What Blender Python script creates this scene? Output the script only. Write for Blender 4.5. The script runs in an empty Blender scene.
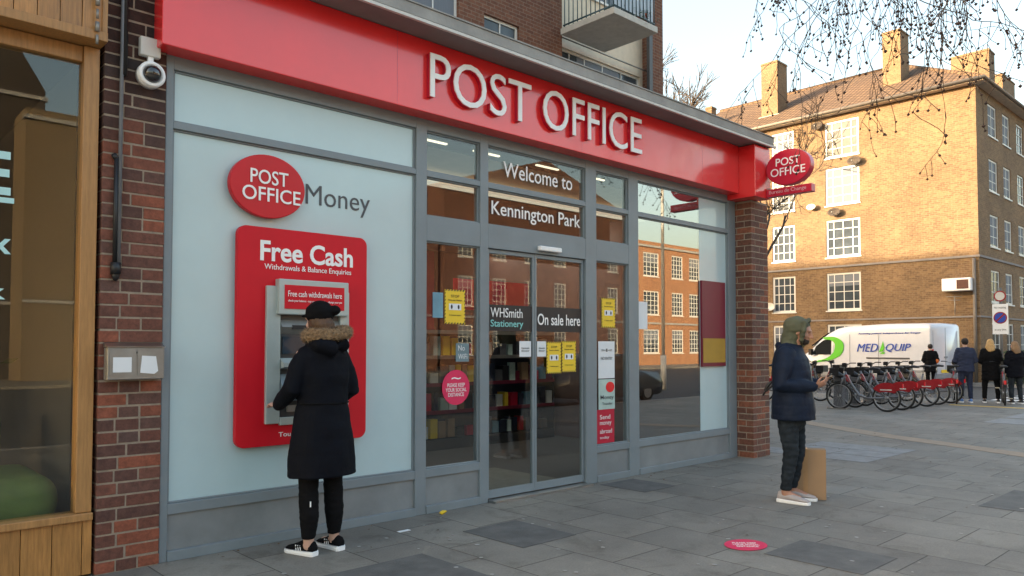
import bpy, math, random
from mathutils import Vector, Matrix, noise as mnoise
R = math.radians
random.seed(7)
sc = bpy.context.scene
COL = sc.collection

# ------------------------------------------------------------------ camera, sky, sun, exposure
cam_d = bpy.data.cameras.new('camera'); cam = bpy.data.objects.new('camera', cam_d); COL.objects.link(cam)
sc.camera = cam
cam.location = (0, -5.6, 1.5)
cam.rotation_euler = (R(92.0), 0, R(46.90 - 90))
cam_d.sensor_width = 36; cam_d.lens = 26.895; cam_d.shift_y = 0.032
cam_d.clip_start = 0.05; cam_d.clip_end = 3000
SUN_EL = 13.5
SUN_TO = Vector((-0.80, 0.60, 0)).normalized()
w = bpy.data.worlds.new('World'); sc.world = w; w.use_nodes = True
nt = w.node_tree; nt.nodes.clear()
o_ = nt.nodes.new('ShaderNodeOutputWorld'); bg = nt.nodes.new('ShaderNodeBackground')
sky = nt.nodes.new('ShaderNodeTexSky'); sky.sky_type = 'NISHITA'; sky.sun_disc = False
sky.sun_elevation = R(SUN_EL); sky.sun_rotation = math.atan2(SUN_TO.x, SUN_TO.y)
sky.air_density = 1.3; sky.dust_density = 5.0; sky.ozone_density = 1.2
bg.inputs[1].default_value = 0.15
wm = nt.nodes.new('ShaderNodeMix'); wm.data_type = 'RGBA'; wm.blend_type = 'MULTIPLY'; wm.inputs[0].default_value = 1.0; wm.inputs[7].default_value = (1.08, 1.0, 0.92, 1)
nt.links.new(sky.outputs[0], wm.inputs[6]); nt.links.new(wm.outputs[2], bg.inputs[0]); nt.links.new(bg.outputs[0], o_.inputs[0])
sl = bpy.data.lights.new('sun', 'SUN'); sun = bpy.data.objects.new('sun', sl); COL.objects.link(sun)
sl.energy = 2.9; sl.angle = R(0.6); sl.color = (1.0, 0.80, 0.55)
sd = Vector((SUN_TO.x * math.cos(R(SUN_EL)), SUN_TO.y * math.cos(R(SUN_EL)), math.sin(R(SUN_EL))))
sun.rotation_euler = sd.to_track_quat('Z', 'Y').to_euler()
sun.location = (-20, 20, 30)
sc.view_settings.view_transform = 'Standard'; sc.view_settings.look = 'None'
sc.view_settings.gamma = 1.0; sc.view_settings.use_curve_mapping = False
sc.view_settings.exposure = 2.32
sc.render.resolution_x = 1024; sc.render.resolution_y = 576
try:
    sc.cycles.transparent_max_bounces = 16; sc.cycles.max_bounces = 8
except Exception: pass

# ------------------------------------------------------------------ materials
MATS = {}
def newmat(name):
    m = bpy.data.materials.new(name); m.use_nodes = True
    nt = m.node_tree; b = nt.nodes.get('Principled BSDF')
    MATS[name] = m
    return m, nt, b
def N(nt, t, **kw):
    n = nt.nodes.new(t)
    for k, v in kw.items():
        if k.startswith('i_'): n.inputs[k[2:].replace('_', ' ')].default_value = v
        else: setattr(n, k, v)
    return n
def L(nt, a, b): nt.links.new(a, b)
def rgb(c): return (c[0], c[1], c[2], 1)
def mix(nt, fac, a, b, mode='MIX'):
    n = nt.nodes.new('ShaderNodeMix'); n.data_type = 'RGBA'; n.blend_type = mode
    for sock, v in ((n.inputs[0], fac), (n.inputs[6], a), (n.inputs[7], b)):
        if isinstance(v, (int, float)): sock.default_value = v
        elif isinstance(v, tuple): sock.default_value = v
        else: nt.links.new(v, sock)
    return n.outputs[2]
def ramp(nt, src, p0, p1, c0=(0, 0, 0, 1), c1=(1, 1, 1, 1)):
    r = nt.nodes.new('ShaderNodeValToRGB')
    r.color_ramp.elements[0].position = p0; r.color_ramp.elements[1].position = p1
    r.color_ramp.elements[0].color = c0; r.color_ramp.elements[1].color = c1
    nt.links.new(src, r.inputs[0]); return r.outputs[0]

def M(name, col, rough=0.6, metal=0.0, var=0.18, scale=6.0, bump=0.0, bscale=40.0, coat=0.0, tint=0.0, stretch=None, emit=None, spec=None):
    """painted / fabric / plastic: colour broken up by two noises, optional bump"""
    m, nt, b = newmat(name)
    tc = N(nt, 'ShaderNodeTexCoord'); src = tc.outputs['Object']
    if stretch:
        mp = N(nt, 'ShaderNodeMapping'); mp.inputs['Scale'].default_value = stretch
        L(nt, src, mp.inputs[0]); src = mp.outputs[0]
    n1 = N(nt, 'ShaderNodeTexNoise', i_Scale=scale, i_Detail=6.0, i_Roughness=0.65); L(nt, src, n1.inputs['Vector'])
    f = ramp(nt, n1.outputs[0], 0.3, 0.7)
    dark = tuple(c * (1 - var) for c in col) + (1,); lite = tuple(min(1, c * (1 + var * 0.7)) for c in col) + (1,)
    c = mix(nt, f, dark, lite)
    if tint > 0:
        a = N(nt, 'ShaderNodeAttribute', attribute_name='tint')
        c = mix(nt, a.outputs['Fac'], mix(nt, 1.0, c, rgb([1 - tint] * 3), 'MULTIPLY'), mix(nt, 1.0, c, rgb([1 + tint * .6] * 3), 'MULTIPLY'))
    L(nt, c, b.inputs['Base Color'])
    rr = N(nt, 'ShaderNodeMapRange', i_To_Min=max(0.02, rough * 0.8), i_To_Max=min(1, rough * 1.25)); L(nt, n1.outputs[0], rr.inputs[0]); L(nt, rr.outputs[0], b.inputs['Roughness'])
    b.inputs['Metallic'].default_value = metal
    if coat: b.inputs['Coat Weight'].default_value = coat; b.inputs['Coat Roughness'].default_value = 0.08
    if spec is not None: b.inputs['Specular IOR Level'].default_value = spec
    if bump:
        n2 = N(nt, 'ShaderNodeTexNoise', i_Scale=bscale, i_Detail=4.0); L(nt, src, n2.inputs['Vector'])
        bp = N(nt, 'ShaderNodeBump', i_Strength=bump, i_Distance=0.01); L(nt, n2.outputs[0], bp.inputs['Height']); L(nt, bp.outputs[0], b.inputs['Normal'])
    if emit: b.inputs['Emission Color'].default_value = rgb(col); b.inputs['Emission Strength'].default_value = emit
    return m

def brickmat(name, c1, c2, mortar, bw=0.225, rh=0.075, ms=0.010, rough=0.9, soot=0.25, bump=0.5, nscale=0.5, c3=None):
    m, nt, b = newmat(name)
    uv = N(nt, 'ShaderNodeUVMap', uv_map='UVMap')
    br = N(nt, 'ShaderNodeTexBrick', i_Scale=1.0, i_Mortar_Size=ms, i_Brick_Width=bw, i_Row_Height=rh, i_Bias=0.0, i_Mortar_Smooth=0.15)
    br.inputs['Color1'].default_value = rgb(c1); br.inputs['Color2'].default_value = rgb(c2); br.inputs['Mortar'].default_value = rgb(mortar)
    L(nt, uv.outputs[0], br.inputs['Vector'])
    n1 = N(nt, 'ShaderNodeTexNoise', i_Scale=nscale, i_Detail=8.0, i_Roughness=0.7, i_Distortion=0.6); L(nt, uv.outputs[0], n1.inputs['Vector'])
    n2 = N(nt, 'ShaderNodeTexNoise', i_Scale=9.0, i_Detail=3.0); L(nt, uv.outputs[0], n2.inputs['Vector'])
    c = mix(nt, ramp(nt, n1.outputs[0], 0.35, 0.75), br.outputs['Color'], mix(nt, 1.0, br.outputs['Color'], rgb([1 - soot] * 3), 'MULTIPLY'))
    c = mix(nt, ramp(nt, n2.outputs[0], 0.3, 0.7), mix(nt, 1.0, c, rgb([.8] * 3), 'MULTIPLY'), mix(nt, 1.0, c, rgb([1.12] * 3), 'MULTIPLY'))
    L(nt, c, b.inputs['Base Color']); b.inputs['Roughness'].default_value = rough
    bp = N(nt, 'ShaderNodeBump', i_Strength=bump, i_Distance=0.01); bp.invert = True
    L(nt, br.outputs['Fac'], bp.inputs['Height']); L(nt, bp.outputs[0], b.inputs['Normal'])
    return m

def glassmat(name, tint=(0.85, 0.9, 0.9), refl=1.0, ior=1.6, rough=0.0):
    m, nt, b = newmat(name); nt.nodes.remove(b)
    out = [n for n in nt.nodes if n.type == 'OUTPUT_MATERIAL'][0]
    fr = N(nt, 'ShaderNodeFresnel'); ge = N(nt, 'ShaderNodeNewGeometry'); mr = N(nt, 'ShaderNodeMapRange', i_To_Min=ior, i_To_Max=1.0 / ior)
    L(nt, ge.outputs['Backfacing'], mr.inputs[0]); L(nt, mr.outputs[0], fr.inputs[0]); tr = N(nt, 'ShaderNodeBsdfTransparent'); gl = N(nt, 'ShaderNodeBsdfGlossy', i_Roughness=rough)
    tr.inputs[0].default_value = rgb(tint); gl.inputs[0].default_value = rgb((refl, refl, refl))
    mx = N(nt, 'ShaderNodeMixShader'); L(nt, fr.outputs[0], mx.inputs[0]); L(nt, tr.outputs[0], mx.inputs[1]); L(nt, gl.outputs[0], mx.inputs[2])
    L(nt, mx.outputs[0], out.inputs[0])
    return m

frame_m = M('grey_paint', (0.20, 0.24, 0.265), 0.42, var=0.10, scale=2.5, bump=0.03)
riser_m = M('grey_panel', (0.215, 0.235, 0.245), 0.5, var=0.16, scale=3, bump=0.03)
vinyl_m = M('frosted_vinyl', (0.47, 0.62, 0.655), 0.3, var=0.05, scale=1.2, coat=0.45)
red_m = M('red_sign_panel', (0.84, 0.030, 0.034), 0.22, var=0.07, scale=1.5, coat=0.55)
atmred_m = M('matt_red_panel', (0.62, 0.006, 0.018), 0.5, var=0.07, scale=2.5, spec=0.3)
ovalred_m = M('deep_red_oval', (0.58, 0.005, 0.015), 0.38, var=0.08, scale=3, spec=0.4)
red2_m = M('crimson_panel', (0.52, 0.004, 0.035), 0.28, var=0.05, scale=2, coat=0.3)
white_m = M('white_plastic', (0.9, 0.9, 0.9), 0.4, var=0.03)
offw_m = M('off_white', (0.62, 0.61, 0.57), 0.5, var=0.08)
lgrey_text_m = M('grey_lettering', (0.07, 0.075, 0.085), 0.5, var=0.05)
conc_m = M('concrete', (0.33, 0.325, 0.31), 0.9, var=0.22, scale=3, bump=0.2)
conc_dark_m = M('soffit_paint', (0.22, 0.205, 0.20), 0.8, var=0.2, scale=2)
felt_m = M('roof_felt', (0.10, 0.10, 0.10), 0.95, var=0.2)
mortar_m = M('mortar', (0.31, 0.245, 0.185), 0.95, var=0.25, scale=18, bump=0.4, bscale=150)
wood_m = M('varnished_wood', (0.42, 0.20, 0.058), 0.38, var=0.35, scale=7, stretch=(9, 9, 0.7), bump=0.06, tint=0.22, coat=0.15)
wood2_m = M('oak_frame', (0.40, 0.205, 0.072), 0.4, var=0.25, scale=6, stretch=(9, 9, 0.8), bump=0.05)
black_m = M('black_plastic', (0.012, 0.012, 0.014), 0.45, var=0.1)
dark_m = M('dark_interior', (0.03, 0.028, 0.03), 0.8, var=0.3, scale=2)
chrome_m = M('brushed_steel', (0.45, 0.45, 0.44), 0.35, metal=1.0, var=0.1)
steel_m = M('dull_steel', (0.30, 0.29, 0.27), 0.45, metal=0.6, var=0.2)
atm_m = M('atm_bezel', (0.42, 0.48, 0.47), 0.4, metal=0.2, var=0.08)
atmdk_m = M('atm_dark', (0.05, 0.055, 0.06), 0.35, var=0.1)
glass_m = glassmat('window_glass', (0.88, 0.92, 0.91), ior=1.5)
glass_strong_m = glassmat('bright_window_glass', (0.5, 0.53, 0.52), ior=3.0)
farglass_m = M('far_pane', (0.06, 0.075, 0.09), 0.12, var=0.5, scale=0.8, spec=0.35)
curtain_m = M('net_curtain', (0.14, 0.16, 0.19), 0.7, var=0.15, stretch=(14, 14, 0.5), scale=3)
wframe_m = M('white_window_paint', (0.66, 0.66, 0.63), 0.45, var=0.05)
yellow_m = M('yellow_paper', (0.85, 0.58, 0.03), 0.6, var=0.05)
paper_m = M('white_paper', (0.78, 0.80, 0.82), 0.7, var=0.04)
pink_m = M('crimson_sticker', (0.70, 0.02, 0.10), 0.5, var=0.06)
green_sofa_m = M('green_fabric', (0.10, 0.145, 0.03), 0.95, var=0.2, bump=0.2)
maroon_m = M('maroon_panel', (0.17, 0.008, 0.03), 0.4, var=0.1)
ochre_m = M('ochre_panel', (0.42, 0.25, 0.03), 0.6, var=0.1)
cream_m = M('cream_paint', (0.66, 0.57, 0.44), 0.8, var=0.1)
carpet_m = M('dark_carpet', (0.045, 0.042, 0.045), 0.95, var=0.3, bump=0.3)
mat_m = M('entrance_mat', (0.13, 0.125, 0.11), 0.95, var=0.25, bump=0.3)
teal_text_m = M('teal_lettering', (0.25, 0.62, 0.60), 0.5, var=0.05)
cyan_text_m = M('pale_cyan_lettering', (0.45, 0.72, 0.72), 0.5, var=0.05)
card_m = M('cardboard', (0.33, 0.21, 0.12), 0.85, var=0.10, scale=3)
bark_m = M('bark', (0.065, 0.05, 0.04), 0.9, var=0.3)
seed_m = M('seed_ball_brown', (0.05, 0.028, 0.022), 0.95, var=0.3)
hedge_m = M('hedge_leaf', (0.035, 0.065, 0.018), 0.6, var=0.5, scale=5)
tar_m = M('asphalt', (0.055, 0.055, 0.057), 0.9, var=0.3, scale=4, bump=0.4, bscale=180)
kerb_m = M('granite_kerb', (0.28, 0.27, 0.26), 0.85, var=0.2, bump=0.2)
roadwhite_m = M('road_white_paint', (0.60, 0.60, 0.58), 0.7, var=0.2, scale=20)
edgeyellow_m = M('edge_line_yellow', (0.62, 0.40, 0.08), 0.7, var=0.15, scale=20)
sunstreak_m = M('sun_streak_buff', (0.32, 0.245, 0.18), 0.85, var=0.16, scale=5, bump=0.3)
vanwhite_m = M('van_white_paint', (0.60, 0.62, 0.67), 0.3, var=0.04, coat=0.8)
vanglass_m = M('van_glass', (0.015, 0.02, 0.022), 0.05, var=0.1, coat=1.0)
tyre_m = M('tyre_rubber', (0.018, 0.018, 0.018), 0.8, var=0.2)
rim_m = M('rim_alloy', (0.42, 0.42, 0.42), 0.35, metal=0.8, var=0.1)
bikered_m = M('bike_red', (0.30, 0.006, 0.012), 0.45, var=0.25, coat=0.2)
bikegrey_m = M('bike_silver', (0.15, 0.155, 0.17), 0.4, metal=0.3, var=0.1)
lime_m = M('lime_green', (0.10, 0.50, 0.02), 0.4, var=0.04)
blue_m = M('logo_blue', (0.012, 0.06, 0.40), 0.4, var=0.04)
lampred_m = M('lamp_red', (0.65, 0.01, 0.02), 0.25, var=0.1, coat=0.5)
skin_m = M('skin', (0.42, 0.22, 0.15), 0.55, var=0.08, scale=20)
skinlt_m = M('skin_pale', (0.55, 0.34, 0.26), 0.55, var=0.08, scale=20)
puffer_m = M('navy_black_quilting', (0.004, 0.005, 0.009), 0.75, spec=0.12, var=0.25, scale=12, bump=0.25, bscale=60)
navy_m = M('navy_quilting', (0.008, 0.015, 0.034), 0.65, spec=0.2, var=0.25, scale=12, bump=0.25, bscale=50)
blackcloth_m = M('black_cloth', (0.006, 0.006, 0.007), 0.9, spec=0.12, var=0.3, bump=0.3, bscale=120)
denim_m = M('dark_denim', (0.022, 0.029, 0.037), 0.9, spec=0.15, var=0.55, scale=9, bump=0.3, bscale=200)
olive_m = M('olive_cloth', (0.095, 0.10, 0.06), 0.9, var=0.2, bump=0.3, bscale=90)
fur_m = M('tan_fur', (0.34, 0.22, 0.12), 0.9, var=0.6, scale=45, bump=0.8, bscale=160)
hair_m = M('brown_hair', (0.09, 0.045, 0.022), 0.6, var=0.4, scale=30, bump=0.4, bscale=100)
blond_m = M('blond_hair', (0.50, 0.30, 0.11), 0.55, var=0.3, scale=30, bump=0.4, bscale=100)
navycloth_m = M('navy_cloth', (0.018, 0.026, 0.06), 0.85, var=0.3, bump=0.2)
orange_m = M('orange_cloth', (0.75, 0.16, 0.02), 0.6, var=0.1)
shoegrey_m = M('pale_grey_shoe', (0.42, 0.37, 0.36), 0.7, var=0.15)
shoeblue_m = M('blue_shoe', (0.10, 0.22, 0.50), 0.6, var=0.15)
beard_m = M('dark_beard', (0.03, 0.022, 0.018), 0.9, var=0.3, bump=0.5)

# the worn brickwork of the piers: every brick has its own tone, with soot high on the left pier
def piermat(name, lo, hi, soot_z=None):
    m, nt, b = newmat(name)
    a = N(nt, 'ShaderNodeAttribute', attribute_name='tint')
    r = nt.nodes.new('ShaderNodeValToRGB'); L(nt, a.outputs['Fac'], r.inputs[0])
    e = r.color_ramp.elements; e[0].color = rgb(lo); e[0].position = 0.0; e[1].color = rgb(hi); e[1].position = 1.0
    k = e.new(0.45); k.color = rgb([(lo[i] * .55 + hi[i] * .45) for i in range(3)]); k2 = e.new(0.55); k2.color = rgb([lo[0] * 1.0, lo[1] * 1.25, lo[2] * 1.35])
    tc = N(nt, 'ShaderNodeTexCoord')
    n = N(nt, 'ShaderNodeTexNoise', i_Scale=28.0, i_Detail=7.0, i_Roughness=0.7); L(nt, tc.outputs['Object'], n.inputs['Vector'])
    c = mix(nt, ramp(nt, n.outputs[0], 0.35, 0.7), mix(nt, 1.0, r.outputs[0], rgb([.62] * 3), 'MULTIPLY'), mix(nt, 1.0, r.outputs[0], rgb([1.2] * 3), 'MULTIPLY'))
    if soot_z:
        sep = N(nt, 'ShaderNodeSeparateXYZ'); L(nt, tc.outputs['Object'], sep.inputs[0])
        n3 = N(nt, 'ShaderNodeTexNoise', i_Scale=3.5, i_Detail=5.0); L(nt, tc.outputs['Object'], n3.inputs['Vector'])
        add = N(nt, 'ShaderNodeMath', operation='MULTIPLY_ADD'); add.inputs[1].default_value = 1.4
        L(nt, n3.outputs[0], add.inputs[0]); L(nt, sep.outputs[2], add.inputs[2])
        mr = N(nt, 'ShaderNodeMapRange'); mr.inputs[1].default_value = soot_z[0]; mr.inputs[2].default_value = soot_z[1]; L(nt, add.outputs[0], mr.inputs[0])
        c = mix(nt, mr.outputs[0], c, mix(nt, 1.0, c, rgb((.22, .24, .27)), 'MULTIPLY'))
    L(nt, c, b.inputs['Base Color']); b.inputs['Roughness'].default_value = 0.85
    bp = N(nt, 'ShaderNodeBump', i_Strength=0.5, i_Distance=0.006); L(nt, n.outputs[0], bp.inputs['Height']); L(nt, bp.outputs[0], b.inputs['Normal'])
    return m
pier_m = piermat('pier_brick', (0.115, 0.052, 0.040), (0.27, 0.082, 0.045), (3.25, 4.25))
pier2_m = piermat('corner_pier_brick', (0.125, 0.055, 0.040), (0.26, 0.088, 0.048))

stock_m = brickmat('stock_brick', (0.265, 0.165, 0.082), (0.175, 0.104, 0.055), (0.25, 0.175, 0.10), soot=0.42, rh=0.085, ms=0.012)
flat_m = brickmat('red_brown_brick', (0.20, 0.082, 0.045), (0.14, 0.052, 0.030), (0.22, 0.14, 0.10), soot=0.25, rh=0.085)
redb_m = brickmat('red_brick', (0.42, 0.20, 0.095), (0.34, 0.155, 0.075), (0.36, 0.22, 0.13), soot=0.2)
tanb_m = brickmat('tan_render', (0.20, 0.145, 0.08), (0.18, 0.13, 0.07), (0.17, 0.12, 0.07), bw=1.5, rh=0.6, soot=0.2)
tile_m = brickmat('clay_tile', (0.185, 0.115, 0.066), (0.135, 0.082, 0.05), (0.06, 0.035, 0.02), bw=0.34, rh=0.24, ms=0.04, soot=0.3, bump=1.0)
chim_m = brickmat('chimney_brick', (0.25, 0.165, 0.09), (0.20, 0.12, 0.06), (0.22, 0.16, 0.10), soot=0.35, rh=0.085)

# pavement: 0.7 x 0.6 slabs with their own greys, joints, gum spots and stains
def pavemat():
    m, nt, b = newmat('paving')
    uv = N(nt, 'ShaderNodeUVMap', uv_map='UVMap')
    mp = N(nt, 'ShaderNodeMapping'); mp.inputs['Rotation'].default_value = (0, 0, R(90)); mp.inputs['Location'].default_value = (0.02, 0.0, 0)
    L(nt, uv.outputs[0], mp.inputs[0])
    br = N(nt, 'ShaderNodeTexBrick', i_Scale=1.0, i_Mortar_Size=0.005, i_Brick_Width=0.72, i_Row_Height=0.60, i_Bias=0.1, i_Mortar_Smooth=0.35)
    br.inputs['Color1'].default_value = rgb((.250, .236, .210)); br.inputs['Color2'].default_value = rgb((.190, .182, .166)); br.inputs['Mortar'].default_value = rgb((.075, .070, .060))
    L(nt, mp.outputs[0], br.inputs['Vector'])
    big = N(nt, 'ShaderNodeTexNoise', i_Scale=0.7, i_Detail=8.0, i_Roughness=0.7); L(nt, uv.outputs[0], big.inputs['Vector'])
    fine = N(nt, 'ShaderNodeTexNoise', i_Scale=60.0, i_Detail=5.0, i_Roughness=0.7); L(nt, uv.outputs[0], fine.inputs['Vector'])
    c = mix(nt, ramp(nt, big.outputs[0], 0.35, 0.68), mix(nt, 1.0, br.outputs['Color'], rgb((.72, .70, .68)), 'MULTIPLY'), mix(nt, 1.0, br.outputs['Color'], rgb((1.12, 1.1, 1.06)), 'MULTIPLY'))
    c = mix(nt, ramp(nt, fine.outputs[0], 0.3, 0.7), mix(nt, 1.0, c, rgb([.82] * 3), 'MULTIPLY'), mix(nt, 1.0, c, rgb([1.12] * 3), 'MULTIPLY'))
    st = N(nt, 'ShaderNodeTexNoise', i_Scale=2.6, i_Detail=10.0, i_Roughness=0.75, i_Distortion=0.8); L(nt, uv.outputs[0], st.inputs['Vector'])
    c = mix(nt, ramp(nt, st.outputs[0], 0.52, 0.66), c, mix(nt, 1.0, c, rgb((.70, .68, .65)), 'MULTIPLY'))
    c = mix(nt, ramp(nt, st.outputs[0], 0.30, 0.42, (1, 1, 1, 1), (0, 0, 0, 1)), c, mix(nt, 1.0, c, rgb((1.3, 1.28, 1.22)), 'MULTIPLY'))
    vo = N(nt, 'ShaderNodeTexVoronoi', i_Scale=3.0); L(nt, uv.outputs[0], vo.inputs['Vector'])
    sp = ramp(nt, vo.outputs['Distance'], 0.035, 0.06, (1, 1, 1, 1), (0, 0, 0, 1))
    vn = N(nt, 'ShaderNodeSeparateColor'); L(nt, vo.outputs['Color'], vn.inputs[0])
    on = N(nt, 'ShaderNodeMath', operation='GREATER_THAN'); on.inputs[1].default_value = 0.35; L(nt, vn.outputs[0], on.inputs[0])
    mm = N(nt, 'ShaderNodeMath', operation='MULTIPLY'); L(nt, sp, mm.inputs[0]); L(nt, on.outputs[0], mm.inputs[1])
    gumc = mix(nt, vn.outputs[1], rgb((.06, .06, .058)), rgb((.42, .42, .40)))
    mm2 = N(nt, 'ShaderNodeMath', operation='MULTIPLY'); mm2.inputs[1].default_value = 0.8; L(nt, mm.outputs[0], mm2.inputs[0])
    c = mix(nt, mm2.outputs[0], c, gumc)
    L(nt, c, b.inputs['Base Color'])
    rg = N(nt, 'ShaderNodeMapRange', i_To_Min=0.55, i_To_Max=0.85); L(nt, big.outputs[0], rg.inputs[0]); L(nt, rg.outputs[0], b.inputs['Roughness'])
    bp = N(nt, 'ShaderNodeBump', i_Strength=0.35, i_Distance=0.006); L(nt, fine.outputs[0], bp.inputs['Height'])
    bp2 = N(nt, 'ShaderNodeBump', i_Strength=0.8, i_Distance=0.008); bp2.invert = True
    L(nt, br.outputs['Fac'], bp2.inputs['Height']); L(nt, bp.outputs[0], bp2.inputs['Normal']); L(nt, bp2.outputs[0], b.inputs['Normal'])
pavemat(); pave_m = MATS['paving']
slabdk_m = M('dark_slab', (0.115, 0.113, 0.108), 0.8, var=0.35, scale=5, bump=0.3, bscale=120)
reflectlight_m = M('reflected_light_pale', (0.25, 0.25, 0.25), 0.75, var=0.28, scale=5, bump=0.3, bscale=120)

# ------------------------------------------------------------------ mesh building helpers
class MB:
    def __init__(s): s.v = []; s.f = []; s.t = []; s.sm = []
    def add(s, vs, fs, smooth=False, t=None):
        b = len(s.v); s.v += [Vector(p) for p in vs]
        if t is None: t = random.random()
        for f in fs: s.f.append([b + i for i in f]); s.t.append(t); s.sm.append(smooth)
    def box(s, x0, x1, y0, y1, z0, z1, mat=None, t=None):
        vs = [(x0, y0, z0), (x1, y0, z0), (x1, y1, z0), (x0, y1, z0), (x0, y0, z1), (x1, y0, z1), (x1, y1, z1), (x0, y1, z1)]
        if mat is not None: vs = [mat @ Vector(p) for p in vs]
        s.add(vs, [(0, 3, 2, 1), (4, 5, 6, 7), (0, 1, 5, 4), (1, 2, 6, 5), (2, 3, 7, 6), (3, 0, 4, 7)], t=t)
    def quad(s, a, b, c, d): s.add([a, b, c, d], [(0, 1, 2, 3)])
    def prism(s, poly, d, smooth=False):
        """poly: list of 3D points, extruded by vector d"""
        n = len(poly); d = Vector(d); vs = [Vector(p) for p in poly] + [Vector(p) + d for p in poly]
        fs = [tuple(range(n))[::-1], tuple(range(n, 2 * n))] + [(i, (i + 1) % n, n + (i + 1) % n, n + i) for i in range(n)]
        s.add(vs, fs, smooth)
    def tube(s, pts, r, n=8, caps=True, smooth=True, round_=False, ref=(1, 0, 0)):
        pts = [Vector(p) for p in pts]
        if not isinstance(r, (list, tuple)) or (isinstance(r, tuple)): r = [r] * len(pts)
        rr = [(a if isinstance(a, tuple) else (a, a)) for a in r]
        P = list(pts)
        frames = []
        ref = Vector(ref)
        for i in range(len(P)):
            if i == 0: d = P[1] - P[0]
            elif i == len(P) - 1: d = P[-1] - P[-2]
            else:
                d1 = (P[i] - P[i - 1]); d2 = (P[i + 1] - P[i])
                d = (d1.normalized() if d1.length > 1e-9 else d1) + (d2.normalized() if d2.length > 1e-9 else d2)
            if d.length < 1e-9: d = Vector((0, 0, 1))
            d.normalize()
            rf = ref if abs(d.dot(ref)) < 0.93 else (Vector((0, 1, 0)) if abs(d.y) < .9 else Vector((0, 0, 1)))
            a = (rf - d * rf.dot(d)).normalized(); b = d.cross(a)
            frames.append((d, a, b))
        rings = []
        def ring(c, a, b, ra, rb): rings.append([c + a * (ra * math.cos(2 * math.pi * k / n)) + b * (rb * math.sin(2 * math.pi * k / n)) for k in range(n)])
        if round_:
            d, a, b = frames[0]; ra, rb = rr[0]
            for th in (75, 50, 25): ring(P[0] - d * (min(ra, rb) * math.sin(R(th))), a, b, ra * math.cos(R(th)), rb * math.cos(R(th)))
        for i in range(len(P)): d, a, b = frames[i]; ring(P[i], a, b, *rr[i])
        if round_:
            d, a, b = frames[-1]; ra, rb = rr[-1]
            for th in (25, 50, 75): ring(P[-1] + d * (min(ra, rb) * math.sin(R(th))), a, b, ra * math.cos(R(th)), rb * math.cos(R(th)))
        vs = [p for q in rings for p in q]; fs = []
        for i in range(len(rings) - 1):
            for k in range(n): fs.append((i * n + k, i * n + (k + 1) % n, (i + 1) * n + (k + 1) % n, (i + 1) * n + k))
        if caps: fs.append(tuple(range(n))[::-1]); fs.append(tuple(range((len(rings) - 1) * n, len(rings) * n)))
        s.add(vs, fs, smooth)
    def cyl(s, c, r, h, axis='z', n=20, smooth=True):
        c = Vector(c); d = {'x': Vector((1, 0, 0)), 'y': Vector((0, 1, 0)), 'z': Vector((0, 0, 1))}[axis] if isinstance(axis, str) else Vector(axis).normalized()
        s.tube([c - d * h / 2, c + d * h / 2], r, n=n, smooth=False)
        if smooth:
            for i in range(len(s.sm) - n - 2, len(s.sm) - 2): s.sm[i] = True
    def ell(s, c, r, n=16, m=10, mat=None, smooth=True):
        c = Vector(c); vs = []; fs = []
        for i in range(m + 1):
            th = math.pi * i / m
            for k in range(n):
                ph = 2 * math.pi * k / n
                p = Vector((r[0] * math.sin(th) * math.cos(ph), r[1] * math.sin(th) * math.sin(ph), r[2] * math.cos(th)))
                if mat is not None: p = mat @ p
                vs.append(c + p)
        for i in range(m):
            for k in range(n): fs.append((i * n + k, (i + 1) * n + k, (i + 1) * n + (k + 1) % n, i * n + (k + 1) % n))
        s.add(vs, fs, smooth)
    def torus(s, c, R_, r, axis='x', n=36, m=8):
        c = Vector(c); d = {'x': Vector((1, 0, 0)), 'y': Vector((0, 1, 0)), 'z': Vector((0, 0, 1))}[axis]
        a = d.orthogonal().normalized(); b = d.cross(a); vs = []; fs = []
        for i in range(n):
            t = 2 * math.pi * i / n; e = a * math.cos(t) + b * math.sin(t)
            for k in range(m):
                u = 2 * math.pi * k / m; vs.append(c + e * (R_ + r * math.cos(u)) + d * (r * math.sin(u)))
        for i in range(n):
            for k in range(m): fs.append((i * m + k, ((i + 1) % n) * m + k, ((i + 1) % n) * m + (k + 1) % m, i * m + (k + 1) % m))
        s.add(vs, fs, True)
    def mesh(s, name='mesh'):
        me = bpy.data.meshes.new(name); me.from_pydata([tuple(p) for p in s.v], [], s.f)
        uv = me.uv_layers.new(name='UVMap'); me.calc_loop_triangles() if False else None
        for p in me.polygons:
            nrm = p.normal; ax = max(range(3), key=lambda i: abs(nrm[i]))
            for li in p.loop_indices:
                co = me.vertices[me.loops[li].vertex_index].co
                uv.data[li].uv = (co.y, co.z) if ax == 0 else ((co.x, co.z) if ax == 1 else (co.x, co.y))
        if s.t:
            at = me.attributes.new('tint', 'FLOAT', 'FACE')
            for i, t in enumerate(s.t): at.data[i].value = t
        for i, p in enumerate(me.polygons): p.use_smooth = s.sm[i]
        return me

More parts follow.
